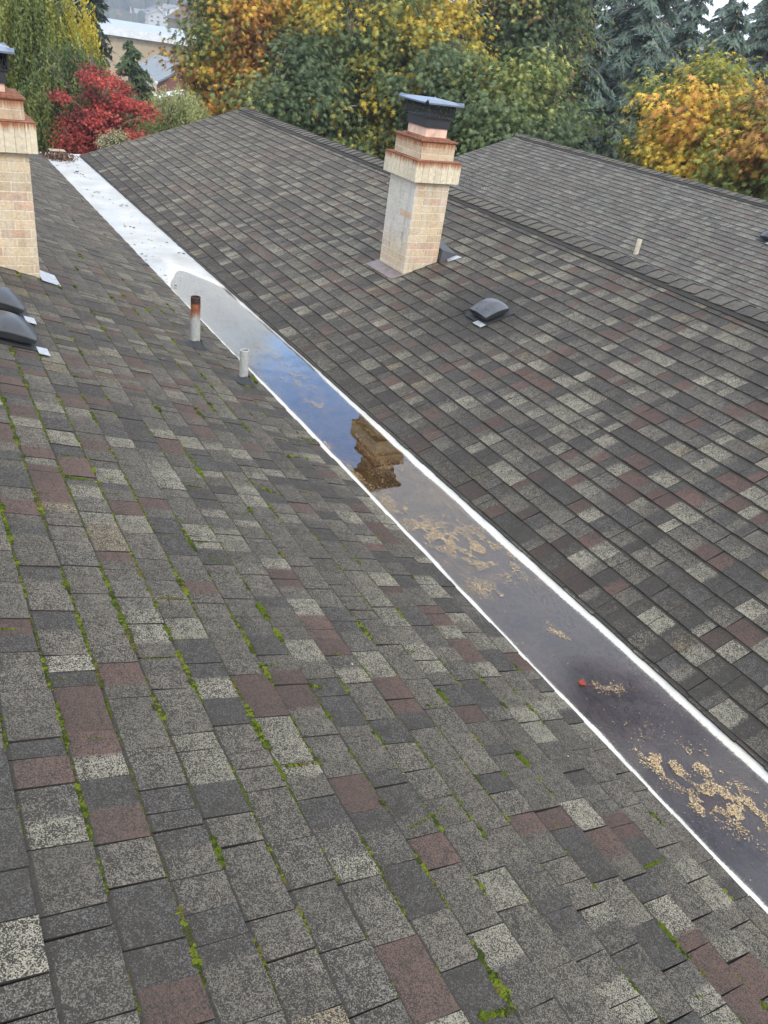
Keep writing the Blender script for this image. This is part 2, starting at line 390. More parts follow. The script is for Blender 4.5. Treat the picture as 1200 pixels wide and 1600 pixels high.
# the slopes that fall away behind each ridge
s4 = shingle_roof('roof_shingles', 8.33, 0.0, -1, Y0, Y1, 20, 41, PR)
s5 = shingle_roof('roof_shingles', 14.5, 0.0, -1, Y0, Y1, 20, 43, PR)
s6 = shingle_roof('roof_shingles', -3.46, 0.0, 1, Y0, Y1, 20, 47, PL)
for o_ in (s4, s5, s6): o_['label'] = 'shingled slope falling away behind a ridge'

# deck under the shingles, walls, trim
def slab(name, pts, thick, mat, label=None):      # pts: x,z profile top line -> extruded along y
    mb = MB()
    pts = np.array(pts, float); n = len(pts)
    for a, b_ in zip(pts[:-1], pts[1:]):
        v = []
        for y in (Y0, Y1 - .02):
            v += [[a[0], y, a[1]], [b_[0], y, b_[1]], [b_[0], y, b_[1] - thick], [a[0], y, a[1] - thick]]
        mb.add(v, [[0, 1, 5, 4], [1, 2, 6, 5], [2, 3, 7, 6], [3, 0, 4, 7], [0, 3, 2, 1], [4, 5, 6, 7]])
    o = child(mb.build(name, mat))
    if label: o['label'] = label
    return o
e = -.006
slab('roof_deck', [(-3.46, e), (-.655, zl(-.655) + e), (2.14, zl(2.14) + e)], .12, M_UNDER)
slab('roof_deck', [(2.72, zr(2.72) + e), (5.52, .9367 + e), (8.31, e + .004)], .12, M_UNDER)
slab('roof_deck', [(8.90, e + .007), (11.69, .9367 + e), (14.5, e)], .12, M_UNDER)
mb = MB()
mb.box((-3.2, Y0 + .3, -6), (14.2, Y1 - .35, -.14), (.33, .28, .22))
for xa, xb, xm in ((-3.2, 2.1, -.655), (2.75, 8.3, 5.52), (8.9, 14.2, 11.69)):
    for y in (Y0 + .3, Y1 - .45):
        v = []
        for yy in (y, y + .1): v += [[xa, yy, -.14], [xb, yy, -.14], [xm, yy, .80]]
        mb.add(v, [[0, 1, 4, 3], [1, 2, 5, 4], [2, 0, 3, 5]], (.33, .28, .22)); mb.add(v, [[0, 2, 1], [3, 4, 5]], (.33, .28, .22))
child(mb.build('wall', M_ATTR))
# rake boards at the far ends
for i, (xa, za, xb, zb) in enumerate(((-3.46, 0, -.655, .9367), (-.655, .9367, 2.15, 0), (2.70, 0, 5.52, .9367), (5.52, .9367, 8.33, 0), (8.88, 0, 11.69, .9367), (11.69, .9367, 14.5, 0))):
    mb = MB(); y = Y1 - .018; v = []
    for yy in (y, y + .03): v += [[xa, yy, za - .002], [xb, yy, zb - .002], [xb, yy, zb - .17], [xa, yy, za - .17]]
    mb.add(v, [[0, 1, 5, 4], [1, 2, 6, 5], [2, 3, 7, 6], [3, 0, 4, 7], [0, 3, 2, 1], [4, 5, 6, 7]], (.16, .15, .14))
    child(mb.build('rake_board', M_ATTR))

# ridge caps: one folded tab after another
def ridge(xr, seed, label):
    g = np.random.default_rng(seed); mb = MB(); y = Y1; zt = .9367
    step = .135
    while y > Y0:
        ya, yb = y, y - step - .03
        sag = .012 * (fbm(y * .25, seed, 0, 2) - .5); wv = .012 * (vnoise(y * .6, seed, 1) - .5)
        w = .15 + g.uniform(-.008, .008); c1 = PAL[g.choice([0, 5, 5, 2, 0])]; tw = g.uniform(-.01, .01)
        # near edge (towards the camera) stands up on the tab below
        prof = []
        for yy, h in ((ya, .010), (yb, .022)):
            for s_, a in ((-1, w), (-1, w * .5), (0, 0), (1, w * .5), (1, w)):
                xx = xr + wv + s_ * a * CT; rd = .006 if a == 0 else 0
                prof.append([xx, yy + (tw if s_ > 0 else -tw), zt + sag - a * ST + h * 1.0 + .006 - rd])
        V = np.array(prof); V2 = V.copy(); V2[:, 2] -= .009
        f = [[i, i + 1, i + 6, i + 5] for i in range(4)]
        mb.add(V, f, np.append(np.array(c1[0]) * g.uniform(.95, 1.2), min(.95, c1[1] + .12)))
        n = mb.n - 10
        mb.add(V2, [[5, 6, 1, 0], [6, 7, 2, 1], [7, 8, 3, 2], [8, 9, 4, 3]], (.03, .03, .03, .3))
        m_ = mb.n - 10
        ed = [[n + 5 + i, n + 6 + i, m_ + 6 + i, m_ + 5 + i] for i in range(4)] + [[n, n + 5, m_ + 5, m_], [n + 9, n + 4, m_ + 4, m_ + 9]]
        mb.f.append(np.array(ed)); mb.c.append(np.tile([.03, .03, .03, .3], (6, 1))); mb.mi.append(np.zeros(6, int))
        y -= step
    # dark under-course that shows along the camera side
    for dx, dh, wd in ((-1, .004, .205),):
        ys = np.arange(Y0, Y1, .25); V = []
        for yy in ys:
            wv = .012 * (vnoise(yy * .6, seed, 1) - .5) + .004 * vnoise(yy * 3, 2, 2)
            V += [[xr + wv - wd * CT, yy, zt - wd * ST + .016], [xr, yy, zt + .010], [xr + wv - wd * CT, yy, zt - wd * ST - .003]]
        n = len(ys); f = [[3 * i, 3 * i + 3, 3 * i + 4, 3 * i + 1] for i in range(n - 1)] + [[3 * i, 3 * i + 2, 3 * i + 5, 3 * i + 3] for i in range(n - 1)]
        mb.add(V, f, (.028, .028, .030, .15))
    o = child(mb.build('ridge_cap', M_SH)); o['label'] = label
ridge(5.52, 3, 'row of pale cap shingles along the middle ridge')
ridge(11.69, 4, 'row of cap shingles along the far ridge')
ridge(-.655, 5, 'row of cap shingles along the ridge nearest the camera')

# ------------------------------------------------------------------ valley membrane and standing water
XL, XR = 2.150, 2.712; ZW = -.013
yk = np.array([-2, 0, 2, 3.5, 4.6, 5.4, 6.3, 6.8, 7.2, 7.45, 7.7, 7.98, 9, 15])
mLk = np.array([.036, .036, .038, .046, .046, .036, .030, .030, .040, .055, .17, .29, .5, .8])
mRk = np.array([.042, .042, .052, .062, .042, .016, .012, .020, .045, .072, .15, .275, .5, .8])
ys = np.concatenate([np.arange(-1.6, 8.6, .03), np.arange(8.6, Y1 - .03, .15), [Y1 - .03]]); xs = np.linspace(XL, XR, 41)
YY, XX = np.meshgrid(ys, xs, indexing='ij')
mL = np.interp(YY, yk, mLk); mR = np.interp(YY, yk, mRk)
kf_ = np.exp(-np.linspace(-2, 2, 21) ** 2); kf_ /= kf_.sum()
for A__ in (mL, mR): A__[:] = np.apply_along_axis(lambda c_: np.convolve(np.pad(c_, 10, 'edge'), kf_, 'valid'), 0, A__)
ns = (fbm(YY * 2.2, XX * 2.2, 1, 5) - .5) * .03 + (fbm(YY * 12, XX * 12, 4, 3) - .5) * .012
ga_, gb_ = (XX - XL) - mL, (XR - XX) - mR; hk = np.clip(.5 + .5 * (gb_ - ga_) / .16, 0, 1); kk_ = np.where(YY > 6.8, .16, .0)
G = np.where(YY > 6.8, gb_ * (1 - hk) + ga_ * hk - kk_ * hk * (1 - hk), np.minimum(ga_, gb_)) + .04 * np.clip((YY - 6.8) / .6, 0, 1) + ns * np.where(YY > 6.8, 2.0, .8)
G2 = np.minimum(XX - XL, XR - XX)
lip = np.clip(1 - G2 / .03, 0, 1) ** 2
ZZ = ZW - np.clip(.22 * G, -.007, .024) - .002 * (YY > 8) * 0 + lip * .003 + .0015 * (fbm(YY * 1.5, XX * 6, 9, 3) - .5)
ZZ = np.minimum(ZZ, -.0035)
ZZ = np.where((G < -.02) & (ZZ < ZW + .002), ZW + .002, ZZ)
mb = MB(); ny, nx = YY.shape
ii, jj = np.meshgrid(np.arange(ny - 1), np.arange(nx - 1), indexing='ij'); q = (ii * nx + jj)
mb.add(np.stack([XX, YY, ZZ], -1).reshape(-1, 3), np.stack([q, q + 1, q + nx + 1, q + nx], -1).reshape(-1, 4))
n = N('valley membrane')
ga = n.attr('shore', 'Fac'); xyz = n.sep(n.tc)
jn = n.rng(n.noise(110, 6, .8), .3, .7, -.018, .018)
gs = n.mathn('ADD', ga, jn)
white = n.mix(n.rng(n.noise(2.2, 6, .6), .35, .7), (.47, .47, .455), (.33, .32, .30))
white = n.mix(n.rng(n.noise(5, 6, .7, vec=n.scale((1.6, .5, 1))), .60, .74, 0, .55), white, (.40, .40, .41))
sx_ = n.noise(1.3, 5, .6, vec=n.scale((5, .7, 1)))
white = n.mix(n.rng(sx_, .45, .7, 0, .6), white, (.38, .42, .48))
tide = n.noise(2.6, 6, .7, vec=n.scale((1.5, .6, 1)), dist=1.5)
white = n.mix(n.rng(n.mathn('ABSOLUTE', n.mathn('SUBTRACT', tide, .52)), 0, .012, .5, 0), white, (.30, .25, .19))
white = n.mix(n.rng(n.noise(9, 7, .75), .62, .72, 0, .5), white, (.28, .24, .19))
white = n.mix(n.rng(n.mathn('ADD', gs, n.rng(n.noise(7, 6, .7), .3, .7, -.06, .06)), -.13, -.005, 0, .6, True), white, n.mix(n.noise(8, 4), (.50, .46, .38), (.72, .69, .62)))
# sediment on the bed: dark close to the camera, golden algae in the middle, thin silt at the far end
nb = n.noise(3.5, 8, .7); gold = n.mix(n.rng(nb, .35, .65), (.14, .075, .016), (.30, .18, .055))
darkb = n.mix(n.rng(nb, .35, .68), (.105, .068, .064), (.20, .135, .125))
silt = n.mix(n.rng(nb, .35, .65), (.30, .29, .26), (.45, .43, .39))
bed = n.mix(n.rng(n.mathn('ADD', xyz[1], n.rng(nb, .3, .7, -.5, .5)), 2.3, 4.3, 0, 1, True), darkb, gold)
bed = n.mix(n.rng(n.mathn('ADD', xyz[1], n.rng(nb, .3, .7, -.4, .4)), 4.9, 6.0, 0, 1, True), bed, silt)
crk = n.voro(11, 'DISTANCE_TO_EDGE', 'Distance', vec=n.scale((1, .45, 1), vec=None))
wr = n.noise(13, 4, .6, vec=n.scale((1, .6, 1)), dist=2.2)
bed = n.mix(n.rng(n.mathn('ABSOLUTE', n.mathn('SUBTRACT', wr, .5)), 0, .03, .75, 0), bed, (.022, .014, .016))
fl = n.noise(120, 3, .6); bed = n.mix(n.rng(fl, .66, .72, 0, .35), bed, (.35, .27, .16))
farw = n.rng(xyz[1], 5.2, 6.4, 0, 1, True)
shf = n.mathn('ADD', n.mathn('MULTIPLY', n.rng(gs, -.004, .014, 0, 1), n.mathn('SUBTRACT', 1.0, farw)), n.mathn('MULTIPLY', n.rng(n.mathn('ADD', gs, n.rng(n.noise(9, 6, .75), .3, .7, -.05, .05)), -.03, .30, 0, 1), farw))
c = n.mix(shf, white, bed)
n.bump(n.mathn('ADD', n.noise(14, 5, .6), n.noise(120, 3)), .35, .004)
M_MEM = n.base(c, .7, 0, .3)
o = mb.build('valley_membrane', M_MEM, smooth=True, color=False); child(o)
a = o.data.attributes.new('shore', 'FLOAT', 'POINT'); a.data.foreach_set('value', G.astype(np.float32).ravel())
o['label'] = 'white coated flat valley between two roof slopes, stained brown under the water'
# second valley (mostly hidden)
mb = MB(); mb.box((8.30, Y0, -.03), (8.92, Y1 - .03, -.012)); child(mb.build('valley_membrane', M_WHITE))

n = N('standing water')
fr = n.t.nodes.new('ShaderNodeFresnel'); fr.inputs['IOR'].default_value = 1.80
gl = n.t.nodes.new('ShaderNodeBsdfGlossy'); gl.inputs['Roughness'].default_value = .012
tp = n.t.nodes.new('ShaderNodeBsdfTransparent'); tp.inputs[0].default_value = (.93, .90, .85, 1)
bp = n.t.nodes.new('ShaderNodeBump'); bp.inputs['Strength'].default_value = .015; bp.inputs['Distance'].default_value = .01
n.L(n.noise(9, 2, .5), bp.inputs['Height']); n.L(bp.outputs[0], gl.inputs['Normal'])
ms = n.t.nodes.new('ShaderNodeMixShader'); n.L(fr.outputs[0], ms.inputs[0]); n.L(tp.outputs[0], ms.inputs[1]); n.L(gl.outputs[0], ms.inputs[2]); n.L(ms.outputs[0], n.out.inputs[0])
n.t.nodes.remove(n.p); M_WATER = n.m
mb = MB()
mask = (G[:-1, :-1] > -.03) | (G[1:, 1:] > -.03) | (G[:-1, 1:] > -.03) | (G[1:, :-1] > -.03)
f = np.stack([q, q + 1, q + nx + 1, q + nx], -1)[mask]
used = np.unique(f); rm = -np.ones(ny * nx, int); rm[used] = np.arange(len(used))
V = np.stack([XX, YY, np.full_like(XX, ZW)], -1).reshape(-1, 3)[used]
mb.add(V, rm[f]); o = mb.build('rainwater', M_WATER, color=False)
tag(o, 'long still puddle of rainwater standing in the white valley between the roof slopes', kind='structure')

# end curb of the valley
mb = MB(); mb.box((2.02, Y1 - .03, -.05), (2.84, Y1 + .02, .018), (.66, .66, .64)); child(mb.build('valley_curb', M_ATTR))

# floating seeds and leaf crumbs
def flakes(P, size, cols, g, k=5, tilt=.25):
    n_ = len(P); an = np.linspace(0, 2 * np.pi, k, endpoint=False)
    rr = g.uniform(.6, 1.1, (n_, k)); asp = g.uniform(.35, .9, n_); ro = g.uniform(0, 6.28, n_)
    lx = np.cos(an)[None] * rr * size[:, None]; ly = np.sin(an)[None] * rr * size[:, None] * asp[:, None]
    x = lx * np.cos(ro)[:, None] - ly * np.sin(ro)[:, None]; y = lx * np.sin(ro)[:, None] + ly * np.cos(ro)[:, None]
    tx, ty = g.normal(0, tilt, (2, n_, 1)); z = x * tx + y * ty
    V = P[:, None] + np.stack([x, y, z], -1)
    return V.reshape(-1, 3), np.arange(n_ * k).reshape(n_, k), cols
g = np.random.default_rng(5); pts = []
for (a, b_, w, cnt) in [((598, 775), (690, 850), .05, 1700), ((680, 835), (800, 885), .085, 4200), ((735, 840), (790, 850), .12, 1300), ((735, 915), (790, 932), .035, 700),
                     ((862, 985), (880, 992), .02, 260), ((930, 1072), (980, 1078), .015, 260), ((1015, 1188), (1062, 1207), .03, 1000), ((1080, 1190), (1118, 1197), .022, 600),
                     ((1102, 1250), (1185, 1262), .05, 2600), ((1085, 1252), (1092, 1258), .02, 220), ((395, 535), (445, 565), .06, 800), ((440, 580), (490, 604), .07, 800),
                     ((485, 630), (505, 634), .05, 420), ((345, 490), (385, 520), .10, 380), ((500, 690), (560, 748), .03, 900), ((560, 745), (640, 835), .03, 500), ((900, 900), (1000, 985), .02, 60),
                     ((620, 720), (720, 820), .03, 400), ((585, 715), (600, 745), .10, 500), ((545, 660), (610, 700), .12, 350), ((395, 580), (500, 690), .02, 700), ((1000, 1150), (1060, 1170), .06, 160)]:
    A = on_flat(*a); B = on_flat(*b_); t = g.random((cnt * 2, 1)); Q = A + (B - A) * t + np.concatenate([g.normal(0, w, (cnt * 2, 2)) * [1, 1.6], np.zeros((cnt * 2, 1))], 1)
    keep = fbm(Q[:, 0] * 22, Q[:, 1] * 16, 3, 4) > .47; pts.append(Q[keep][:cnt])
Q = np.stack([g.uniform(XL + .03, XR - .03, 1500), g.uniform(.4, 7.6, 1500), np.zeros(1500)], -1); pts.append(Q)
Q = np.concatenate(pts); gx = np.array([np.interp(Q[:, 1], yk, mLk), np.interp(Q[:, 1], yk, mRk)])
Q = Q[(Q[:, 0] - XL > gx[0]) & (XR - Q[:, 0] > gx[1]) & (Q[:, 1] < 7.8) & (Q[:, 1] > -.5)]
Q[:, 2] = ZW + .0022 + g.uniform(0, .001, len(Q))
base = np.array([(.46, .31, .15), (.52, .40, .23), (.34, .21, .09), (.55, .47, .33)])[g.choice(4, len(Q), p=[.45, .3, .12, .13])] * g.uniform(.8, 1.15, (len(Q), 1))
sz = g.uniform(.0014, .0036, len(Q)) * np.where(Q[:, 1] > 4, 1.25, 1)
mb = MB(); mb.add(*flakes(Q, sz, base, g, tilt=.12)); o = mb.build('floating_seeds', m_attr('seed husks', .8, .1, 50, 0))
tag(o, 'tan seed husks and leaf crumbs floating in patches on the rainwater', 'seeds', kind='stuff')

# dark scraps on the dry end of the valley and on the roofs
pts = []
for px, py, w, cnt in [(118, 268, .05, 14), (128, 276, .08, 12), (150, 300, .03, 10), (152, 303, .10, 8), (185, 320, .06, 10), (212, 350, .10, 3), (228, 392, .12, 7), (240, 410, .04, 4), (258, 440, .05, 5), (285, 397, .04, 3), (110, 256, .12, 18), (180, 345, .2, 8), (230, 370, .2, 8), (255, 430, .1, 8)]:
    A = on_flat(px, py, -.004); pts.append(A + np.concatenate([g.normal(0, w, (cnt, 2)) * [.7, 1.5], np.zeros((cnt, 1))], 1))
Q = np.concatenate(pts); Q = Q[(Q[:, 0] > XL + .02) & (Q[:, 0] < XR - .02) & (Q[:, 1] < Y1 - .05)]; Q[:, 2] = -.0005
mb = MB(); cc = np.array([.035, .028, .024]) * g.uniform(.6, 2.0, (len(Q), 1)); mb.add(*flakes(Q, g.uniform(.006, .026, len(Q)), cc, g, 7, .1))
o = mb.build('leaf_scraps', m_attr('wet leaf scraps', .6, .2, 40, 0)); tag(o, 'dark wet leaf scraps scattered on the dry white end of the valley', 'debris', kind='stuff')
pts = []
for _ in range(90):
    x = g.uniform(-.1, 2.1); y = g.uniform(1, 12); pts.append([x, y, zl(x) + .013])
for _ in range(60):
    x = g.uniform(2.9, 5.3); y = g.uniform(1, 13); pts.append([x, y, zr(x) + .013])
Q = np.array(pts); mb = MB(); cc = np.array([(.05, .035, .025), (.25, .15, .07), (.4, .36, .28)])[g.choice(3, len(Q))]
V, f, c_ = flakes(Q, g.uniform(.002, .007, len(Q)), cc, g, 5, .1)
for i in range(len(Q)):
    sl = slice(i * 5, i * 5 + 5); V[sl, 2] += (V[sl, 0] - Q[i, 0]) * (-T3 if Q[i, 0] < 2.3 else T3)
mb.add(V, f, c_); o = mb.build('roof_crumbs', m_attr('dry crumbs', .8, .2, 40, 0)); tag(o, 'small twigs and crumbs lying about on the shingles', 'debris', kind='stuff')

# the clogged strainer at the far end of the valley
st = empty('drain_strainer', (2.34, 14.13, -.004)); tag(st, 'small box strainer clogged with brown leaves at the far end of the white valley', 'drain')
mb = MB()
for i in range(7):
    x = -.12 + i * .04; mb.box((x - .006, -.09, 0), (x + .006, -.078, .10), (.20, .13, .09)); mb.box((x - .006, .078, 0), (x + .006, .09, .10), (.20, .13, .09))
mb.box((-.11, -.1, .10), (.12, .09, .108), (.34, .27, .21)); mb.build('basket', M_ATTR, st)
mb = MB(); P_ = g.normal(0, 1, (420, 3)) * [.12, .12, .03] + [0, -.12, .03]; P_[:, 2] = np.clip(P_[:, 2], .008, .11)
mb.add(*flakes(P_, g.uniform(.012, .03, 420), np.array([(.07, .045, .035), (.20, .11, .06), (.12, .06, .04)])[g.choice(3, 420)], g, 6, .9)); mb.build('leaf_clump', M_ATTR, st)['kind'] = 'stuff'

# fallen red leaf on the water
leaf_tpl = np.array([(0, -.9), (.10, -.45), (.55, -.55), (.42, -.18), (1.0, .05), (.50, .22), (.62, .62), (.22, .48), (0, 1.1), (-.22, .48), (-.62, .62), (-.50, .22), (-1.0, .05), (-.42, -.18), (-.55, -.55), (-.10, -.45)])
L = on_flat(910, 1068); mb = MB(); v = np.column_stack([leaf_tpl * .026, np.zeros(16)]); v[:, 2] = .0016 + .25 * np.abs(v[:, 0]) * 1.0
mb.add(np.vstack([v, [[0, 0, .001]]]), [[i, (i + 1) % 16, 16] for i in range(16)], (.34, .055, .03))
mb.tube([[0, -.02, .002], [.004, -.045, .003]], .0012, 5, (.25, .05, .03))
o = mb.build('fallen_leaf', M_LEAF); o.location = (L[0], L[1], ZW + .001); o.rotation_euler = (0, 0, R(40)); tag(o, 'single red fallen leaf floating on the dark rainwater', 'leaf')

# ------------------------------------------------------------------ moss
ico_v = None
def blob_tpl():
    import bmesh
    bm = bmesh.new(); bmesh.ops.create_icosphere(bm, subdivisions=2, radius=1); v = np.array([x.co[:] for x in bm.verts]); f = np.array([[y.index for y in x.verts] for x in bm.faces]); bm.free(); return v, f
BV, BF = blob_tpl()
def blobs(mb, P, r, g, cols, flat=.75, rough=.22):
    n_ = len(P); V = BV[None] * (1 + g.normal(0, rough, (n_, len(BV), 1))); V[..., 2] *= flat
    a = g.uniform(0, 6.28, n_); c_, s_ = np.cos(a)[:, None], np.sin(a)[:, None]
    x = V[..., 0] * c_ - V[..., 1] * s_; y = V[..., 0] * s_ + V[..., 1] * c_; V = np.stack([x, y, V[..., 2]], -1) * r[:, None, None] + P[:, None]
    F = (BF[None] + (np.arange(n_) * len(BV))[:, None, None]).reshape(-1, 3)
    mb.add(V.reshape(-1, 3), F, np.repeat(cols, len(BF), 0))
g = np.random.default_rng(21); P_, r_ = [], []
M_HOLD = 0
def snap(x):
    k = np.round((XL0 - x) / .1344); return XL0 - k * .1344
def chain(x0_, y0_, x1_, y1_, r, dens=1.0, sn=True):
    L_ = math.hypot(x1_ - x0_, y1_ - y0_); cnt = max(2, int(L_ / r * 2.4 * dens))
    t = np.linspace(0, 1, cnt) + g.normal(0, .6 / cnt, cnt); x = x0_ + (x1_ - x0_) * t; y = y0_ + (y1_ - y0_) * t
    if sn: x = snap(x) + g.normal(.003, r * .30, cnt)
    else: x = x + g.normal(0, r * .3, cnt)
    rr = r * g.uniform(.5, 1.25, cnt) * (.55 + .75 * vnoise(y * 30, x * 30, 5))
    for a_, b_, c_ in zip(x, y, rr): P_.append([a_, b_, zl(a_) + .003 + c_ * .25]); r_.append(c_)
for a, b_, r, sn in [((61, 770), (67, 808), .011, 1), ((0, 790), (14, 850), .010, 1), ((88, 1100), (101, 1165), .0095, 1), ((385, 1105), (432, 1172), .0095, 1), ((430, 1190), (447, 1225), .0095, 1), ((446, 1199), (500, 1195), .007, 0),
                     ((150, 1345), (158, 1400), .007, 1), ((295, 1488), (310, 1520), .008, 1), ((726, 1475), (780, 1560), .0115, 1), ((752, 1592), (798, 1582), .012, 0), ((782, 1550), (798, 1585), .012, 1),
                     ((303, 640), (322, 656), .013, 1), ((326, 632), (342, 646), .012, 1), ((112, 588), (150, 596), .008, 0), ((465, 685), (496, 693), .012, 0), ((448, 714), (478, 718), .011, 0),
                     ((548, 968), (583, 1004), .009, 1), ((483, 1072), (500, 1076), .009, 0), ((735, 1213), (770, 1250), .008, 1), ((1010, 1274), (1034, 1292), .008, 1), ((1086, 1560), (1112, 1556), .008, 0),
                     ((98, 745), (155, 755), .006, 0), ((520, 1022), (556, 1032), .006, 0), ((640, 1295), (680, 1275), .005, 0), ((1000, 1360), (1035, 1345), .006, 0), ((760, 1365), (790, 1370), .007, 0), ((250, 935), (300, 940), .005, 0),
                     ((410, 1040), (470, 1046), .004, 0), ((680, 1030), (745, 1060), .007, 1), ((715, 1180), (735, 1215), .006, 1), ((555, 1300), (600, 1390), .005, 1), ((120, 960), (135, 1030), .007, 1), ((225, 900), (262, 965), .007, 1), ((290, 830), (310, 862), .008, 1),
                     ((340, 960), (355, 985), .007, 1), ((190, 960), (212, 1020), .009, 1), ((250, 1020), (262, 1040), .007, 1), ((60, 640), (72, 690), .006, 1), ((195, 740), (235, 830), .006, 1), ((0, 620), (10, 680), .006, 1),
                     ((395, 590), (400, 600), .012, 0), ((290, 535), (300, 540), .012, 0), ((384, 604), (400, 608), .010, 0), ((410, 765), (440, 775), .008, 0), ((398, 800), (425, 790), .008, 1), ((885, 1330), (905, 1350), .006, 1)]:
    A = on_left(*a); B = on_left(*b_); chain(A[0], A[1], B[0], B[1], r * .8, 1.2, bool(sn))
# thin random moss in the course joints
for k in range(1, 17):
    x = XL0 - k * .1344
    y = .2
    while y < 11:
        dens = fbm(y * 1.3, k * .45, 8, 3)
        L_ = g.uniform(.02, .12)
        vig = 1.0 if y < 4.5 else max(.12, 1 - (y - 4.5) / 4)
        if x > 1.75: vig *= .45
        if dens > .42 and g.random() < .95 * vig: chain(x, y, x, y + L_, g.choice([.0018, .003, .005, .0078], p=[.30, .30, .24, .16]) * g.uniform(.8, 1.3) * (1 if y < 6 else 1.4), .9)
        y += L_ * .8 + g.exponential(.03)
for _ in range(150):   # moss in the joints that run up the slope
    k = g.integers(1, 16); x = XL0 - k * .1344; y = g.uniform(.3, 6); chain(x, y, x - g.uniform(.03, .12), y + g.uniform(-.004, .004), g.uniform(.0015, .0035), .9, False)
P_ = np.array(P_); r_ = np.array(r_) * 1.15; print('moss blobs', len(P_))
cl = np.array([(.068, .092, .012), (.036, .050, .011), (.11, .135, .017), (.050, .055, .022), (.10, .085, .03)])[np.clip((fbm(P_[:, 0] * 9, P_[:, 1] * 9, 3, 3) * 9 - 2.6 + g.normal(0, .9, len(P_))).astype(int), 0, 4)]
mb = MB(); blobs(mb, P_, r_, g, cl)
n = N('moss'); n.bump(n.noise(420, 3, .7), 1.0, .003)
c = n.mix(1.0, n.attr(), n.mix(n.rng(n.noise(240, 4, .7), .3, .7), (.45, .45, .4), (1.5, 1.5, 1.3)), 'MULTIPLY'); M_MOSS = n.base(c, .95, 0, .1)
o = mb.build('moss', M_MOSS); tag(o, 'bright green moss growing in the joints of the near shingle slope', 'moss', kind='stuff')

# ------------------------------------------------------------------ chimneys
def brick_faces(mb, x0, x1, y0, y1, z0, z1, faces, cols, g, bl=.203, ch=.0665, mort=.010, colfn=None):
    # bricks stand 3 mm proud of the mortar core
    for fc in faces:
        a0, a1 = (x0, x1) if fc in ('-y', '+y') else (y0, y1)
        nrow = int(math.ceil((z1 - z0) / ch - .05)); ch_ = (z1 - z0) / nrow
        for r in range(nrow):
            zb = z0 + r * ch_ + mort / 2; zt = zb + ch_ - mort
            pos = a0 - (bl / 2 if (r % 2) else 0)
            if fc in ('-x', '+x'): pos = a0 - (0 if (r % 2) else bl / 2)
            while pos < a1 - .02:
                s0 = max(pos + mort / 2, a0); e0 = min(pos + bl - mort / 2, a1); pos += bl
                if e0 - s0 < .015: continue
                c_ = np.array(cols[g.choice(len(cols))]) * g.uniform(.9, 1.1)
                if colfn: c_ = colfn(fc, (s0 + e0) / 2, zb, c_)
                p = .0016 + g.uniform(-.0005, .0006)
                if fc == '-y': mb.box((s0, y0 - p, zb), (e0, y0 + .01, zt), c_)
                elif fc == '+y': mb.box((s0, y1 - .01, zb), (e0, y1 + p, zt), c_)
                elif fc == '-x': mb.box((x0 - p, s0, zb), (x0 + .01, e0, zt), c_)
                else: mb.box((x1 - .01, s0, zb), (x1 + p, e0, zt), c_)

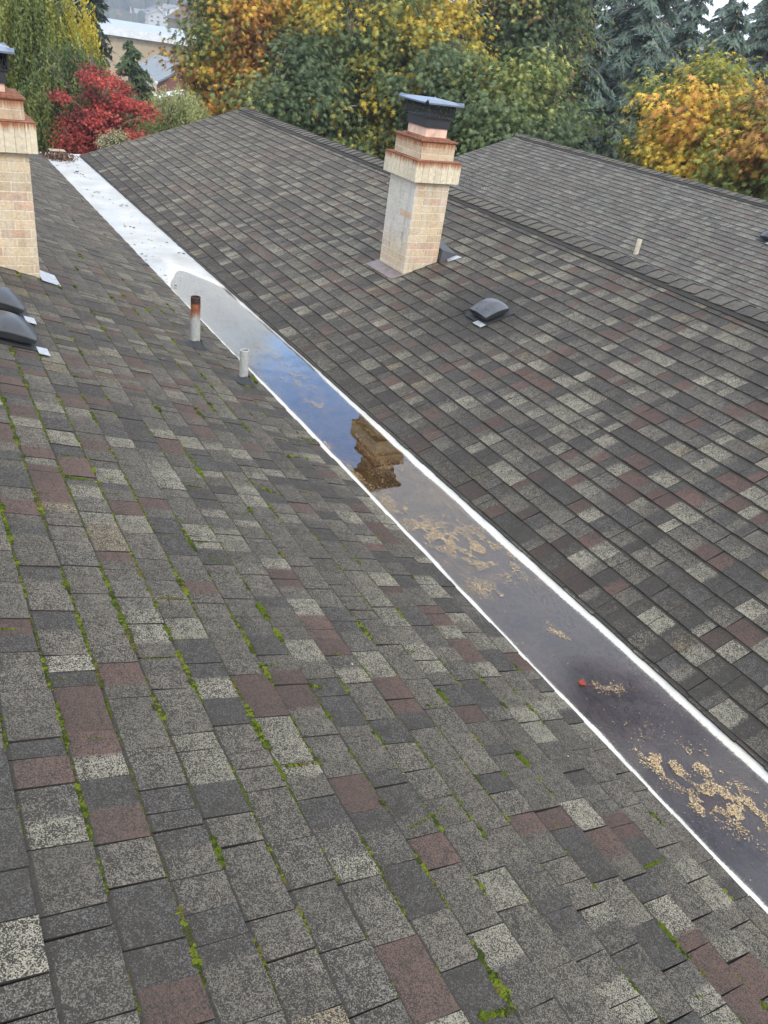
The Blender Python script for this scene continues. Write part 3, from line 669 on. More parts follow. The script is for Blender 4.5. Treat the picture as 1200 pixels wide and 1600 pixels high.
def chimney(x0, x1, y0, y1, zb, z_body, z_sold, z_top2, z_flue, z_band, z_mesh, flue, hood_over, seed, label, mat, rise='right', M_led=None):
    g = np.random.default_rng(seed)
    root = empty('chimney', (x0, y0, zb)); root.parent = bld; root.matrix_parent_inverse = Matrix.Translation(-Vector(bld.location)); root['label'] = label
    def ch(o):
        o.parent = root; o.matrix_parent_inverse = Matrix.Translation(-Vector((x0, y0, zb))); return o
    tan = [(.54, .42, .28), (.50, .39, .26), (.56, .45, .31), (.52, .36, .25)]
    def cf(fc, a, z, c_):
        if fc == '-x':
            f = min(1, max(0, (z - zb - .12) / .25)); return c_ * (1 - .8 * f) + np.array([.56, .56, .53]) * .8 * f if g.random() < .92 else c_
        return c_
    mb = MB(); mb.box((x0 + .001, y0 + .001, zb - .3), (x1 - .001, y1 - .001, z_body - .002), (.62, .55, .45))
    brick_faces(mb, x0, x1, y0, y1, zb - .09, z_body - .004, ('-y', '+y', '-x', '+x'), tan, g, colfn=cf)
    o = ch(mb.build('brick_body', mat))
    # soldier course
    s = .052; mb = MB(); X0, X1, Y0_, Y1_ = x0 - s, x1 + s, y0 - s, y1 + s
    mb.box((X0 + .002, Y0_ + .002, z_body + .001), (X1 - .002, Y1_ - .002, z_sold - .010), (.48, .40, .29))
    for fc in ('-y', '+y', '-x', '+x'):
        a0, a1 = (X0, X1) if 'y' in fc else (Y0_, Y1_); nb_ = int(round((a1 - a0) / .0665)); w = (a1 - a0) / nb_
        for i in range(nb_):
            s0 = a0 + i * w + (.0015 if i else -.003); e0 = a0 + (i + 1) * w - (.0015 if i < nb_ - 1 else -.003); c_ = np.array((.60, .53, .40)) * g.uniform(.93, 1.08)
            za, zt = z_body + g.uniform(-.0006, .001), z_sold - .011; p = .002 + g.uniform(-.0004, .0006)
            if fc == '-y': mb.box((s0, Y0_ - p, za), (e0, Y0_ + .01, zt), c_)
            elif fc == '+y': mb.box((s0, Y1_ - .01, za), (e0, Y1_ + p, zt), c_)
            elif fc == '-x': mb.box((X0 - p, s0 + .004 * (i == 0), za + .0007), (X0 + .01, e0 - .004 * (i == nb_ - 1), zt - .0007), c_)
            else: mb.box((X1 - .01, s0 + .004 * (i == 0), za + .0007), (X1 + p, e0 - .004 * (i == nb_ - 1), zt - .0007), c_)
    ch(mb.build('soldier_course', m_rusty('stained brick crown', None, z_sold, .10)))
    s2 = s + .004; mb = MB(); mb.box((x0 - s2, y0 - s2, z_sold - .010), (x1 + s2, y1 + s2, z_sold), (.30, .12, .06))
    o = ch(mb.build('ledge', M_led)); bevel(o, .004)
    # two plain courses
    t = -.004; mb = MB(); mb.box((x0 - t, y0 - t, z_sold + .0005), (x1 + t, y1 + t, z_top2 - .012), (.56, .50, .40))
    brick_faces(mb, x0 - t, x1 + t, y0 - t, y1 + t, z_sold + .001, z_top2 - .013, ('-y', '+y', '-x', '+x'), [(.52, .42, .29), (.48, .37, .25)], g)
    ch(mb.build('top_courses', m_rusty('stained top bricks', None, z_top2, .13)))
    mb = MB(); mb.box((x0 - .012, y0 - .012, z_top2 - .012), (x1 + .012, y1 + .012, z_top2 + .004), (.2, .08, .05))
    mb.box((x0 + .03, y0 + .03, z_top2 + .004), (x1 - .03, y1 - .03, z_top2 + .02), (.2, .1, .07), taper=.02)
    o = ch(mb.build('mortar_crown', M_led)); bevel(o, .004)
    fx0, fx1, fy0, fy1 = flue
    mb = MB(); w = .018
    for a in ((fx0, fy0, fx1, fy0 + w), (fx0, fy1 - w, fx1, fy1), (fx0, fy0 + w, fx0 + w, fy1 - w), (fx1 - w, fy0 + w, fx1, fy1 - w)):
        mb.box((a[0], a[1], z_top2), (a[2], a[3], z_flue), (.66, .45, .35))
    ch(mb.build('clay_flue', M_FLUE))
    # cap: band, mesh, hood
    cap = []
    mb = MB(); q_ = .012
    bx0, bx1, by0, by1 = fx0 - q_, fx1 + q_, fy0 - q_, fy1 + q_; zb_ = z_flue - .035
    for a in ((bx0, by0, bx1, by0 + .008), (bx0, by1 - .008, bx1, by1), (bx0, by0 + .008, bx0 + .008, by1 - .008), (bx1 - .008, by0 + .008, bx1, by1 - .008)):
        mb.box((a[0], a[1], zb_), (a[2], a[3], z_band))
    mb.box((bx0 - .02, by0 - .02, z_band), (bx1 + .02, by1 + .02, z_band + .006))
    ch(mb.build('cap_band', M_BLACK))
    mb = MB(); ex = .018
    def bar(p, q2, r=.0032):
        mb.tube([p, q2], r, 4, cap=False)
    mx0, mx1, my0, my1 = bx0 - ex, bx1 + ex, by0 - ex, by1 + ex; zA, zB = z_band + .004, z_mesh
    for (ax, ay, bx, by) in ((mx0, my0, mx1, my0), (mx1, my0, mx1, my1), (mx1, my1, mx0, my1), (mx0, my1, mx0, my0)):
        Ln = math.hypot(bx - ax, by - ay); hgt = zB - zA; stp = .024; k = int(Ln / stp) + 1
        dx, dy = (bx - ax) / Ln, (by - ay) / Ln
        # expanded diamond mesh
        rows = max(3, int(round(hgt / .032))); rh = hgt / rows
        for r in range(rows):
            for i in range(k + 1):
                for sg in (-1, 1):
                    c0 = (i + (0 if r % 2 == 0 else .5)) * Ln / k; c1 = c0 + sg * .5 * Ln / k
                    if 0 <= c0 <= Ln and 0 <= c1 <= Ln:
                        bar([ax + dx * c0, ay + dy * c0, zA + r * rh], [ax + dx * c1, ay + dy * c1, zA + (r + 1) * rh])
        mb.tube([[ax, ay, zA], [ax, ay, zB + .004]], .006, 6)
    ch(mb.build('spark_mesh', M_BLACK))
    # hood: flat top with four down-turned flanges, open at the corners
    hx0, hx1, hy0, hy1 = mx0 - hood_over, mx1 + hood_over, my0 - hood_over, my1 + hood_over
    mb = MB(); f_ = hood_over + .012; zt = zB + .024; ze = zB + .006; th = .0025
    top = [(hx0 + f_, hy0 + f_), (hx1 - f_, hy0 + f_), (hx1 - f_, hy1 - f_), (hx0 + f_, hy1 - f_)]
    cx, cy = (hx0 + hx1) / 2, (hy0 + hy1) / 2
    for dz in (0, -th):
        V = [[x, y, zt + dz] for x, y in top] + [[cx, cy, zt + .004 + dz]]
        mb.add(V, [[0, 1, 4], [1, 2, 4], [2, 3, 4], [3, 0, 4]])
    nt_ = .022
    fl_ = [((0, 1), (hx0 + nt_, hy0), (hx1 - nt_, hy0)), ((1, 2), (hx1, hy0 + nt_), (hx1, hy1 - nt_)), ((2, 3), (hx1 - nt_, hy1), (hx0 + nt_, hy1)), ((3, 0), (hx0, hy1 - nt_), (hx0, hy0 + nt_))]
    for (ia, ib), pa, pb in fl_:
        A = [*top[ia], zt]; B = [*top[ib], zt]; C_ = [*pb, ze]; D_ = [*pa, ze]; V = [A, B, C_, D_] + [[p[0], p[1], p[2] - th] for p in (A, B, C_, D_)]
        mb.add(V, [[0, 3, 2, 1], [4, 5, 6, 7], [3, 7, 6, 2], [0, 4, 7, 3], [1, 2, 6, 5]])
        lip_ = [[D_[0], D_[1], D_[2] - th], [C_[0], C_[1], C_[2] - th], [C_[0], C_[1], C_[2] - .012], [D_[0], D_[1], D_[2] - .012]]
        mb.add(lip_, [[0, 1, 2, 3]])
    # folded corner webs
    for i, (cxn, cyn) in enumerate(((hx0, hy0), (hx1, hy0), (hx1, hy1), (hx0, hy1))):
        sx_ = 1 if cxn == hx0 else -1; sy_ = 1 if cyn == hy0 else -1
        mb.add([[*top[i], zt - .001], [cxn + sx_ * nt_, cyn, ze], [cxn + sx_ * nt_ * .9, cyn + sy_ * nt_ * .9, ze + .022], [cxn, cyn + sy_ * nt_, ze]], [[0, 1, 2], [0, 2, 3]])
    ch(mb.build('hood', M_HOOD))
    # flashing at the foot
    return ch, root
n = N('rusted ledge'); c = n.mix(n.rng(n.noise(30, 6, .7), .35, .65), (.15, .055, .035), (.30, .14, .085)); n.bump(n.noise(80, 4), .5, .004); M_LED = n.base(c, .9, 0, .2)
bx0, bx1, by0, by1 = 4.025, 4.385, 6.245, 6.70
chA, rootA = chimney(bx0, bx1, by0, by1, .44, 1.268, 1.448, 1.605, 1.732, 1.776, 1.890, (bx0 + .070, bx1 - .070, by0 + .075, by1 - .075), .066, 31, 'tan brick chimney in the middle of the far slope, streaked with rust', M_BRICK_A, M_led=M_LED)
lx1, ly0 = .857, 6.297
chB, rootB = chimney(lx1 - .64, lx1, ly0, ly0 + .46, .43, 1.305, 1.505, 1.640, 1.745, 1.790, 1.900, (lx1 - .325, lx1 - .10, ly0 + .075, ly0 + .385), .062, 32, 'tan brick chimney cut off by the left edge of the photo', M_BRICK_B, M_led=M_LED)
# flashings
def quad_sheet(name, pts, th, mat, parent_fn, nrm_):
    mb = MB(); pts = np.array(pts, float); k = len(pts); n_ = np.array(nrm_) * th; V = np.vstack([pts, pts + n_])
    mb.add(V, [list(range(k))[::-1]]); mb.f.append(np.array([[i + k for i in range(k)]]) + mb.n - 2 * k); mb.c.append(np.ones((1, 4))); mb.mi.append(np.zeros(1, int))
    mb.f.append(np.array([[i, (i + 1) % k, (i + 1) % k + k, i + k] for i in range(k)]) + mb.n - 2 * k); mb.c.append(np.ones((k, 4))); mb.mi.append(np.zeros(k, int))
    return parent_fn(mb.build(name, mat))
nR = (-ST, 0, CT); nL = (ST, 0, CT)
def PR_(x, y, h=.012): return [x, y, zr(x) + h]
def PL_(x, y, h=.012): return [x, y, zl(x) + h]
quad_sheet('front_flashing', [PR_(bx0 - .13, by0 - .02), PR_(bx0 - .001, by0 - .03), PR_(bx0 - .001, by1 + .03), PR_(bx0 - .13, by1 + .05)], .002, M_PINKMETAL, chA, nR)
# dark metal cricket behind the chimney with its raised side
mb = MB(); V = [PR_(bx1 + .001, by0 - .05, .0), PR_(bx1 + .20, by0 - .03, .012), PR_(bx1 + .30, by1, .012), PR_(bx1 + .001, by1 + .05, .0), [bx1 + .001, by0 + .10, zr(bx1) + .16], [bx1 + .001, by1 - .1, zr(bx1) + .16], [bx1 + .03, by0 - .02, zr(bx1) + .12]]
mb.add(V, [[0, 1, 6]]); mb.add(V, [[0, 6, 4]]); mb.add(V, [[1, 2, 4]]); mb.add(V, [[2, 5, 4]]); mb.add(V, [[2, 3, 5]]); mb.add(V, [[1, 4, 6]])
chA(mb.build('rear_flashing', m_simple('dark flashing', (.05, .052, .06), .5, .3)))
quad_sheet('side_flashing', [PR_(bx1 + .06, by0 - .095, .011), PR_(bx1 + .20, by0 - .115, .011), PR_(bx1 + .19, by0 - .04, .011), PR_(bx1 + .09, by0 - .02, .011)], .002, M_GALV, chA, nR)
quad_sheet('side_flashing', [PL_(lx1 + .001, ly0 - .09), PL_(lx1 + .125, ly0 - .11), PL_(lx1 + .125, ly0 + .17), PL_(lx1 + .001, ly0 + .20)], .002, M_GALV, chB, nL)

# ------------------------------------------------------------------ roof vents
def vent(px, z0, sgn, rot, size, label, flash=True, mat=None):
    mat = mat or M_VENT
    # hood is a square dome on an apron flashing; built flat then laid on the slope
    root = empty('roof_vent'); tag(root, label, 'roof vent', 'low black roof vents')
    s = size; k = 14; mb = MB()
    a = np.linspace(-1, 1, k); A, B = np.meshgrid(a, a, indexing='ij')
    rr = 1 - .05 * (np.abs(A) ** 2) * (B ** 2)
    # pincushion plan: straight edges bulging slightly, domed crown
    X = A * s * (1 - .07 * (np.abs(B) ** 4)); Y = B * s * (1 - .07 * (np.abs(A) ** 4))
    Z = .050 + .040 * (1 - np.abs(A) ** 2.2) * (1 - np.abs(B) ** 2.2) + .016 * (1 - A ** 2) + .016 * (1 - B ** 2)
    ii_, jj_ = np.meshgrid(np.arange(k - 1), np.arange(k - 1), indexing='ij'); q_ = ii_ * k + jj_
    mb.add(np.stack([X, Y, Z], -1).reshape(-1, 3), np.stack([q_, q_ + k, q_ + k + 1, q_ + 1], -1).reshape(-1, 4))
    # rolled skirt
    ring = [(0, j) for j in range(k)] + [(i, k - 1) for i in range(1, k)] + [(k - 1, j) for j in range(k - 2, -1, -1)] + [(i, 0) for i in range(k - 2, 0, -1)]
    T = np.array([[X[r], Y[r], Z[r]] for r in ring]); n_ = len(ring); ctr = np.array([0, 0, 0])
    L1 = T * [1.015, 1.015, 1] - [0, 0, .006]; L2 = T * [1.0, 1.0, 1]; L2[:, 2] = .026; L3 = L2 * [.93, .93, 1]; L3[:, 2] = .024
    V = np.vstack([T, L1, L2, L3]); F = []
    for lv in range(3):
        F += [[lv * n_ + i, lv * n_ + (i + 1) % n_, (lv + 1) * n_ + (i + 1) % n_, (lv + 1) * n_ + i] for i in range(n_)]
    h = mb.build('hood', mat, root, smooth=True); mb = MB(); mb.add(V, F); mb.build('skirt', M_BLACK, root)
    # throat
    mb = MB(); mb.box((-s * .72, -s * .72, .004), (s * .72, s * .72, .035)); mb.build('throat', M_BLACK, root)
    mb = MB(); fz = .0; w = s * 1.28; mb.box((-w, -w * .88, fz - .004), (w, w * .88, fz + .001)); mb.build('apron_flashing', M_RUBBER, root)
    mb = MB(); mb.box((w * .80, -w * 1.12, .0015), (w * 1.12, -w * .55, .0045)) if flash else mb.box((-w * 1.2, -w * .9, .0015), (-w * .86, -w * .2, .0045)); mb.build('flashing_corner', M_GALV, root)
    # slope matrix
    Z_ = Vector((ST * (1 if sgn < 0 else -1), 0, CT)); X_ = Vector((CT, 0, -ST if sgn < 0 else ST)); Y_ = Z_.cross(X_)
    M_ = Matrix((X_, Y_, Z_)).transposed().to_4x4() @ Matrix.Rotation(rot, 4, 'Z'); M_.translation = Vector(px) + Z_ * z0
    root.matrix_world = M_
    return root
c_ = on_right(765, 496); vent((c_[0] + .02, c_[1] + .03, zr(c_[0] + .02)), .014, 1, 0, .124, 'dark square domed roof vent low on the middle slope, right of the brick chimney', False, M_VENT_GREY)
c_ = on_left(14, 531); vent((c_[0] - .02, c_[1] + .05, zl(c_[0] - .02)), .014, -1, 0, .150, 'black domed roof vent at the left edge, the nearer one of two')
c_ = on_left(-8, 482); vent((c_[0], c_[1] + .05, zl(c_[0])), .014, -1, 0, .150, 'black domed roof vent at the left edge, just below the left chimney')
c_ = on_right(1208, 374, 8.88); vent((c_[0], c_[1], (c_[0] - 8.88) * T3), .014, 1, 0, .135, 'dark roof vent on the far slope, half cut off by the right edge', False)

# ------------------------------------------------------------------ pipes
def pipe_mat(name, z_rust, z0):
    n = N(name); z = n.sep(n.tc)[2]; v = n.scale((30, 30, 5)); st_ = n.noise(1, 6, .7, vec=v)
    c = n.mix(n.rng(n.noise(30, 5, .7), .35, .65), (.30, .31, .30), (.46, .46, .43))
    if z_rust is not None:
        f = n.rng(n.mathn('ADD', z, n.rng(st_, .3, .7, -.05, .05)), z_rust - .03, z_rust + .03)
        c = n.mix(f, c, n.mix(n.rng(st_, .35, .6), (.10, .035, .02), (.30, .09, .035)))
        f2 = n.rng(n.mathn('ADD', z, n.rng(st_, .3, .75, -.16, .16)), z_rust - .01, z_rust + .06, 0, .6); c = n.mix(f2, c, (.33, .13, .05))
        c = n.mix(n.rng(z, z0 - .055, z0 - .045), c, (.055, .03, .025))
    n.bump(st_, .3, .003); return n.base(c, .6, .25, .4)
def pipe(P, h, r, label, mat, boot=True, boot_r=.075):
    root = empty('vent_pipe', P); tag(root, label, 'vent pipe', 'plumbing vent pipes on the roofs')
    mb = MB(); mb.lathe([(r, -.06), (r, h - .003), (r - .002, h), (r - .006, h), (r - .007, h - .004), (r - .007, h - .12), (.001, h - .125)], (0, 0, 0), 24)
    mb.build('pipe', mat, root, smooth=False)
    if boot:
        sg = -1 if P[0] < 2.5 else 1
        Z_ = np.array([-sg * ST, 0, CT]); X_ = np.array([CT, 0, sg * ST]); Mx = np.stack([X_, [0, 1, 0], Z_], -1)
        mb = MB(); mb.lathe([(boot_r * 1.15, .006), (boot_r * 1.05, .016), (boot_r * .8, .024), (r * 1.35, .040), (r * 1.12, .055), (r * 1.01, .057)], (0, 0, 0), 24, M=Mx); mb.build('boot', M_RUBBER, root, smooth=True)
    return root
p1 = on_left(305, 541); pipe((p1[0], p1[1], zl(p1[0])), .385, .036, 'tall grey vent pipe with a rusty brown top beside the valley', pipe_mat('rusty galvanised pipe', .25, .385), boot_r=.08)
p2 = on_left(380, 597); pipe((p2[0], p2[1], zl(p2[0])), .245, .033, 'short pale grey vent pipe at the left edge of the water', pipe_mat('weathered lead pipe', None, .245), boot_r=.08)
mb_tan = m_simple('tan pipe paint', (.52, .45, .34), .7)
pipe((9.24, 8.20, .12), .21, .035, 'small tan vent pipe on the far slope behind the middle ridge', mb_tan, False)

# ------------------------------------------------------------------ terrain
def gz(x, y):
    d = np.hypot(x, y); z = -6.2 - 13 * np.clip((d - 22) / 180, 0, 1) ** .8
    z = z + np.clip((d - 480) / 500, 0, 1) ** 1.2 * 46 + 1.6 * (fbm(np.asarray(x) * .02, np.asarray(y) * .02, 2, 3) - .5) * np.clip((d - 30) / 60, 0, 1)
    return z
ths = np.linspace(0, 2 * np.pi, 97)[:-1]; rs = np.concatenate([[.5, 8, 16], np.geomspace(24, 4500, 60)])
Rg, Tg = np.meshgrid(rs, ths, indexing='ij'); GX, GY = Rg * np.sin(Tg), Rg * np.cos(Tg); GZ = gz(GX, GY)
mb = MB(); i_, j_ = np.meshgrid(np.arange(len(rs) - 1), np.arange(96), indexing='ij'); a = i_ * 96 + j_; b2 = i_ * 96 + (j_ + 1) % 96
mb.add(np.stack([GX, GY, GZ], -1).reshape(-1, 3), np.stack([a, b2, b2 + 96, a + 96], -1).reshape(-1, 4))
n = N('grass and soil'); nn = n.noise(.15, 8, .65); c = n.mix(n.rng(nn, .4, .6), (.030, .045, .018), (.075, .075, .035)); c = n.mix(n.rng(n.noise(3, 5), .45, .65), c, (.045, .04, .025)); n.bump(n.noise(2, 6), .6, .2)
o = mb.build('ground', n.base(c, .95, 0, .1), smooth=True, color=False); tag(o, kind='structure', label='ground falling away from the building and rising to a far wooded hillside')

# ------------------------------------------------------------------ trees
MAPLE = np.array([(0, -.45), (.62, -.62), (.26, -.12), (1.12, .18), (.24, .24), (.72, .92), (.10, .50), (0, 1.35), (-.10, .50), (-.72, .92), (-.24, .24), (-1.12, .18), (-.26, -.12), (-.62, -.62)])
OVAL = np.array([(0, -1), (.5, -.2), (.32, .55), (0, 1), (-.32, .55), (-.5, -.2)])
NEED = np.array([(-.16, -1), (.16, -1), (.24, .1), (0, 1), (-.24, .1)])
TWIG = np.array([(0, -1), (.35, -.35), (0, 1), (-.35, -.35)])
def put_leaves(mb, P, size, cols, tpl, g, axis=None, up=None, jit=.5):
    # leaves hang with their tips along `axis`, faces towards `up`
    n_ = len(P); ax = np.tile([0, 0, -1.], (n_, 1)) if axis is None else axis.copy()
    ax = ax + g.normal(0, jit, (n_, 3)); ax /= np.linalg.norm(ax, axis=1)[:, None]
    nv = (np.tile([0, 0, 1.], (n_, 1)) if up is None else up) + g.normal(0, jit, (n_, 3))
    si = np.cross(nv, ax); si /= np.linalg.norm(si, axis=1)[:, None] + 1e-9; nn_ = np.cross(ax, si)
    k = len(tpl); tx = tpl[:, 0][None, :, None]; ty = tpl[:, 1][None, :, None]
    V = P[:, None] + size[:, None, None] * (si[:, None] * tx + ax[:, None] * ty + nn_[:, None] * (-.35 * np.abs(tx)))
    mb.add(V.reshape(-1, 3), np.arange(n_ * k).reshape(n_, k), cols)

def limb_path(a, b_, g, bend=.12, n_=6):
    t = np.linspace(0, 1, n_)[:, None]; L_ = np.linalg.norm(b_ - a); P = a + (b_ - a) * t
    off = g.normal(0, bend * L_, 3); P = P + off * np.sin(np.pi * t) * .5; P[:, 2] += .12 * L_ * np.sin(np.pi * t[:, 0]) * .5
    return P
def broadleaf(name, label, cat, ctr, rx, rz, pal, pw, seed, tips=170, per=70, leaf=.12, clump=.33, tpl=MAPLE, bark=(.16, .145, .125), group=None, colscale=.55, trunks=1, low=None, limbs=70, trunk_r=.17, warm_top=0, loose=1.0, lump0=.50, lump1=.95):
    g = np.random.default_rng(seed); ctr = np.array(ctr, float); zg = float(gz(ctr[0], ctr[1]))
    root = empty(name, (ctr[0], ctr[1], zg)); tag(root, label, cat, group); off = np.array([ctr[0], ctr[1], zg])
    # tips fill the outer two thirds of a lumpy crown
    d = g.normal(0, 1, (tips * 2, 3)); d /= np.linalg.norm(d, axis=1)[:, None]
    lump = lump0 + lump1 * fbm(d[:, 0] * 1.7 + seed, d[:, 1] * 1.7, d[:, 2] * 1.7 + 9, 3)
    rad = g.random(tips * 2) ** .42 * lump
    if leaf > .1 or lump0 < .4:      # leaves gather on separate boughs with gaps between them
        nb_ = max(9, tips // (9 if leaf > .1 else 6)); rb_ = g.random(nb_) ** .4 * lump[:nb_]; Bc = d[:nb_] * rb_[:, None]; own_ = g.integers(0, nb_, tips * 2)
        q_ = Bc[own_] + g.normal(0, 1, (tips * 2, 3)) * [.15, .15, .085]; q_[:, 2] -= .25 * np.hypot(q_[:, 0] - Bc[own_, 0], q_[:, 1] - Bc[own_, 1]); T = ctr + q_ * [rx, rx, rz]
    else: T = ctr + d * rad[:, None] * [rx, rx, rz]
    T = T[:tips * 2]; T = T[T[:, 2] > zg + .8][:int(tips * (1.5 if leaf > .1 else 1))]
    mt = MB(); wood = np.array(bark)
    tops = []
    for t_ in range(trunks):
        lean = g.normal(0, .10, 2) * rx if trunks == 1 else g.normal(0, .42, 2) * rx
        base = np.array([ctr[0] + (0 if trunks == 1 else g.normal(0, .3)), ctr[1] + g.normal(0, .1), zg - .3]); top = np.array([ctr[0] + lean[0], ctr[1] + lean[1], ctr[2] + rz * (.55 if trunks == 1 else .35)])
        P = limb_path(base, top, g, .10, 12); r = np.linspace(trunk_r, trunk_r * .18, 12); r[0] *= 1.4
        mt.tube(P - off, r, 9, wood * g.uniform(.9, 1.1)); tops.append((P, r))
    for i in g.choice(len(T), min(limbs, len(T)), replace=False):
        P, r = tops[g.integers(len(tops))]; zt = T[i][2] - g.uniform(.25, .6) * np.linalg.norm((T[i] - ctr)[:2]) - .3
        j = int(np.clip(np.searchsorted(P[:, 2], zt), 2, 10)); path = limb_path(P[j], T[i], g, .12, 6)
        r0 = r[j] * .6; mt.tube(path - off, np.linspace(r0, .016, 6), 5, wood * g.uniform(.85, 1.15), cap=False)
    mt.build('trunk', M_BARK, root, smooth=True)
    n_ = len(T) * per; own = np.repeat(np.arange(len(T)), per)
    L_ = T[own] + g.normal(0, 1, (n_, 3)) * np.array([clump, clump, clump * .55]) * loose
    pal = np.array(pal, float); pw = np.array(pw, float)
    cn = fbm(T[:, 0] * colscale + seed * 3, T[:, 1] * colscale, T[:, 2] * colscale * 1.2, 3)
    # order of the palette runs green -> yellow -> orange, mixed clump by clump
    cn = (cn - cn.min()) / (np.ptp(cn) + 1e-6) + warm_top * (T[:, 2] - ctr[2]) / rz
    rank = np.argsort(np.argsort(cn)) / len(T); cum = np.cumsum(pw) / pw.sum()
    ci = np.searchsorted(cum, np.clip(rank[own] + g.normal(0, .13, n_), 0, .999))
    cols = pal[ci] * g.uniform(.6, 1.4, (n_, 1)) * g.uniform(.8, 1.2, (len(T), 1))[own]
    up = (L_ - ctr) / [rx, rx, rz]; up = up / (np.linalg.norm(up, axis=1)[:, None] + 1e-6) + [0, 0, .9]
    ax = (L_ - T[own]); ax = ax / (np.linalg.norm(ax, axis=1)[:, None] + 1e-6) + [0, 0, -.8]
    mb = MB(); put_leaves(mb, L_ - off, leaf * g.uniform(.6, 1.15, n_), cols, tpl, g, ax, up, .5); mb.build('crown', M_LEAF, root)
    return root

def conifer(name, label, x, y, top, rbase, seed, col, z_low=None, whorls=26, group=None, droop=.35, tw=.22, bark=(.14, .11, .09), cat='conifer', dens=1.0, jit=.3):
    g = np.random.default_rng(seed); zg = float(gz(x, y)); root = empty(name, (x, y, zg)); tag(root, label, cat, group)
    h = top - zg; mt = MB(); mt.tube([[g.normal(0, .05), 0, zz] for zz in np.linspace(-.3, h, 9)], np.linspace(max(.16, h * .014), .02, 9), 8, bark)
    zl_ = .6 if z_low is None else max(.6, z_low - zg); mb = MB(); LP, LA, LU, LS, LC = [], [], [], [], []; col = np.array(col, float)
    for w in range(whorls):
        f = (w + g.uniform(-.3, .3)) / whorls; z = zl_ + (h - zl_) * np.clip(f, 0, .99); Rr = rbase * (1 - np.clip(f, 0, 1)) ** .75 + .15
        nb_ = int(7 + 4 * (1 - f))
        for b_ in range(nb_):
            z = zl_ + (h - zl_) * np.clip((w + g.uniform(-.9, .9)) / whorls, 0, .985); a = g.uniform(0, 6.283); Rb = Rr * g.uniform(.65, 1.12); dr = np.array([math.cos(a), math.sin(a), 0]); sd_ = np.array([-dr[1], dr[0], 0])
            t = np.linspace(0, 1, 7); path = dr * (Rb * t)[:, None]; path[:, 2] = z + Rb * (.16 * t - droop * t ** 2)
            mt.tube(path, np.linspace(.045, .008, 7) * min(1, Rb / 2 + .3), 4, bark, cap=False)
            m_ = int(Rb * 34 * dens) + 8; tt = g.uniform(.12, 1, m_) ** .8; c = dr * (Rb * tt)[:, None]; c[:, 2] = z + Rb * (.16 * tt - droop * tt ** 2)
            wd = .30 * Rb * (1 - tt * .75) + .08; sidev = g.uniform(-1, 1, m_); c = c + sd_ * (sidev * wd)[:, None]; c[:, 2] -= np.abs(sidev) * wd * .3 + g.uniform(0, .12, m_)
            axv = dr * .6 + sd_ * sidev[:, None] * .9 + [0, 0, -.55]
            LP.append(c); LA.append(axv); LU.append(np.tile([0, 0, 1.], (m_, 1)) + dr * .4); LS.append(g.uniform(.6, 1.15, m_) * tw)
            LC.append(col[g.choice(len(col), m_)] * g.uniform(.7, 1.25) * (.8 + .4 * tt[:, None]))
    mt.build('trunk', M_BARK, root, smooth=True)
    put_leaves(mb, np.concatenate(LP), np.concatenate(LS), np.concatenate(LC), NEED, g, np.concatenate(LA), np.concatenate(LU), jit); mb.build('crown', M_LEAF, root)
    return root

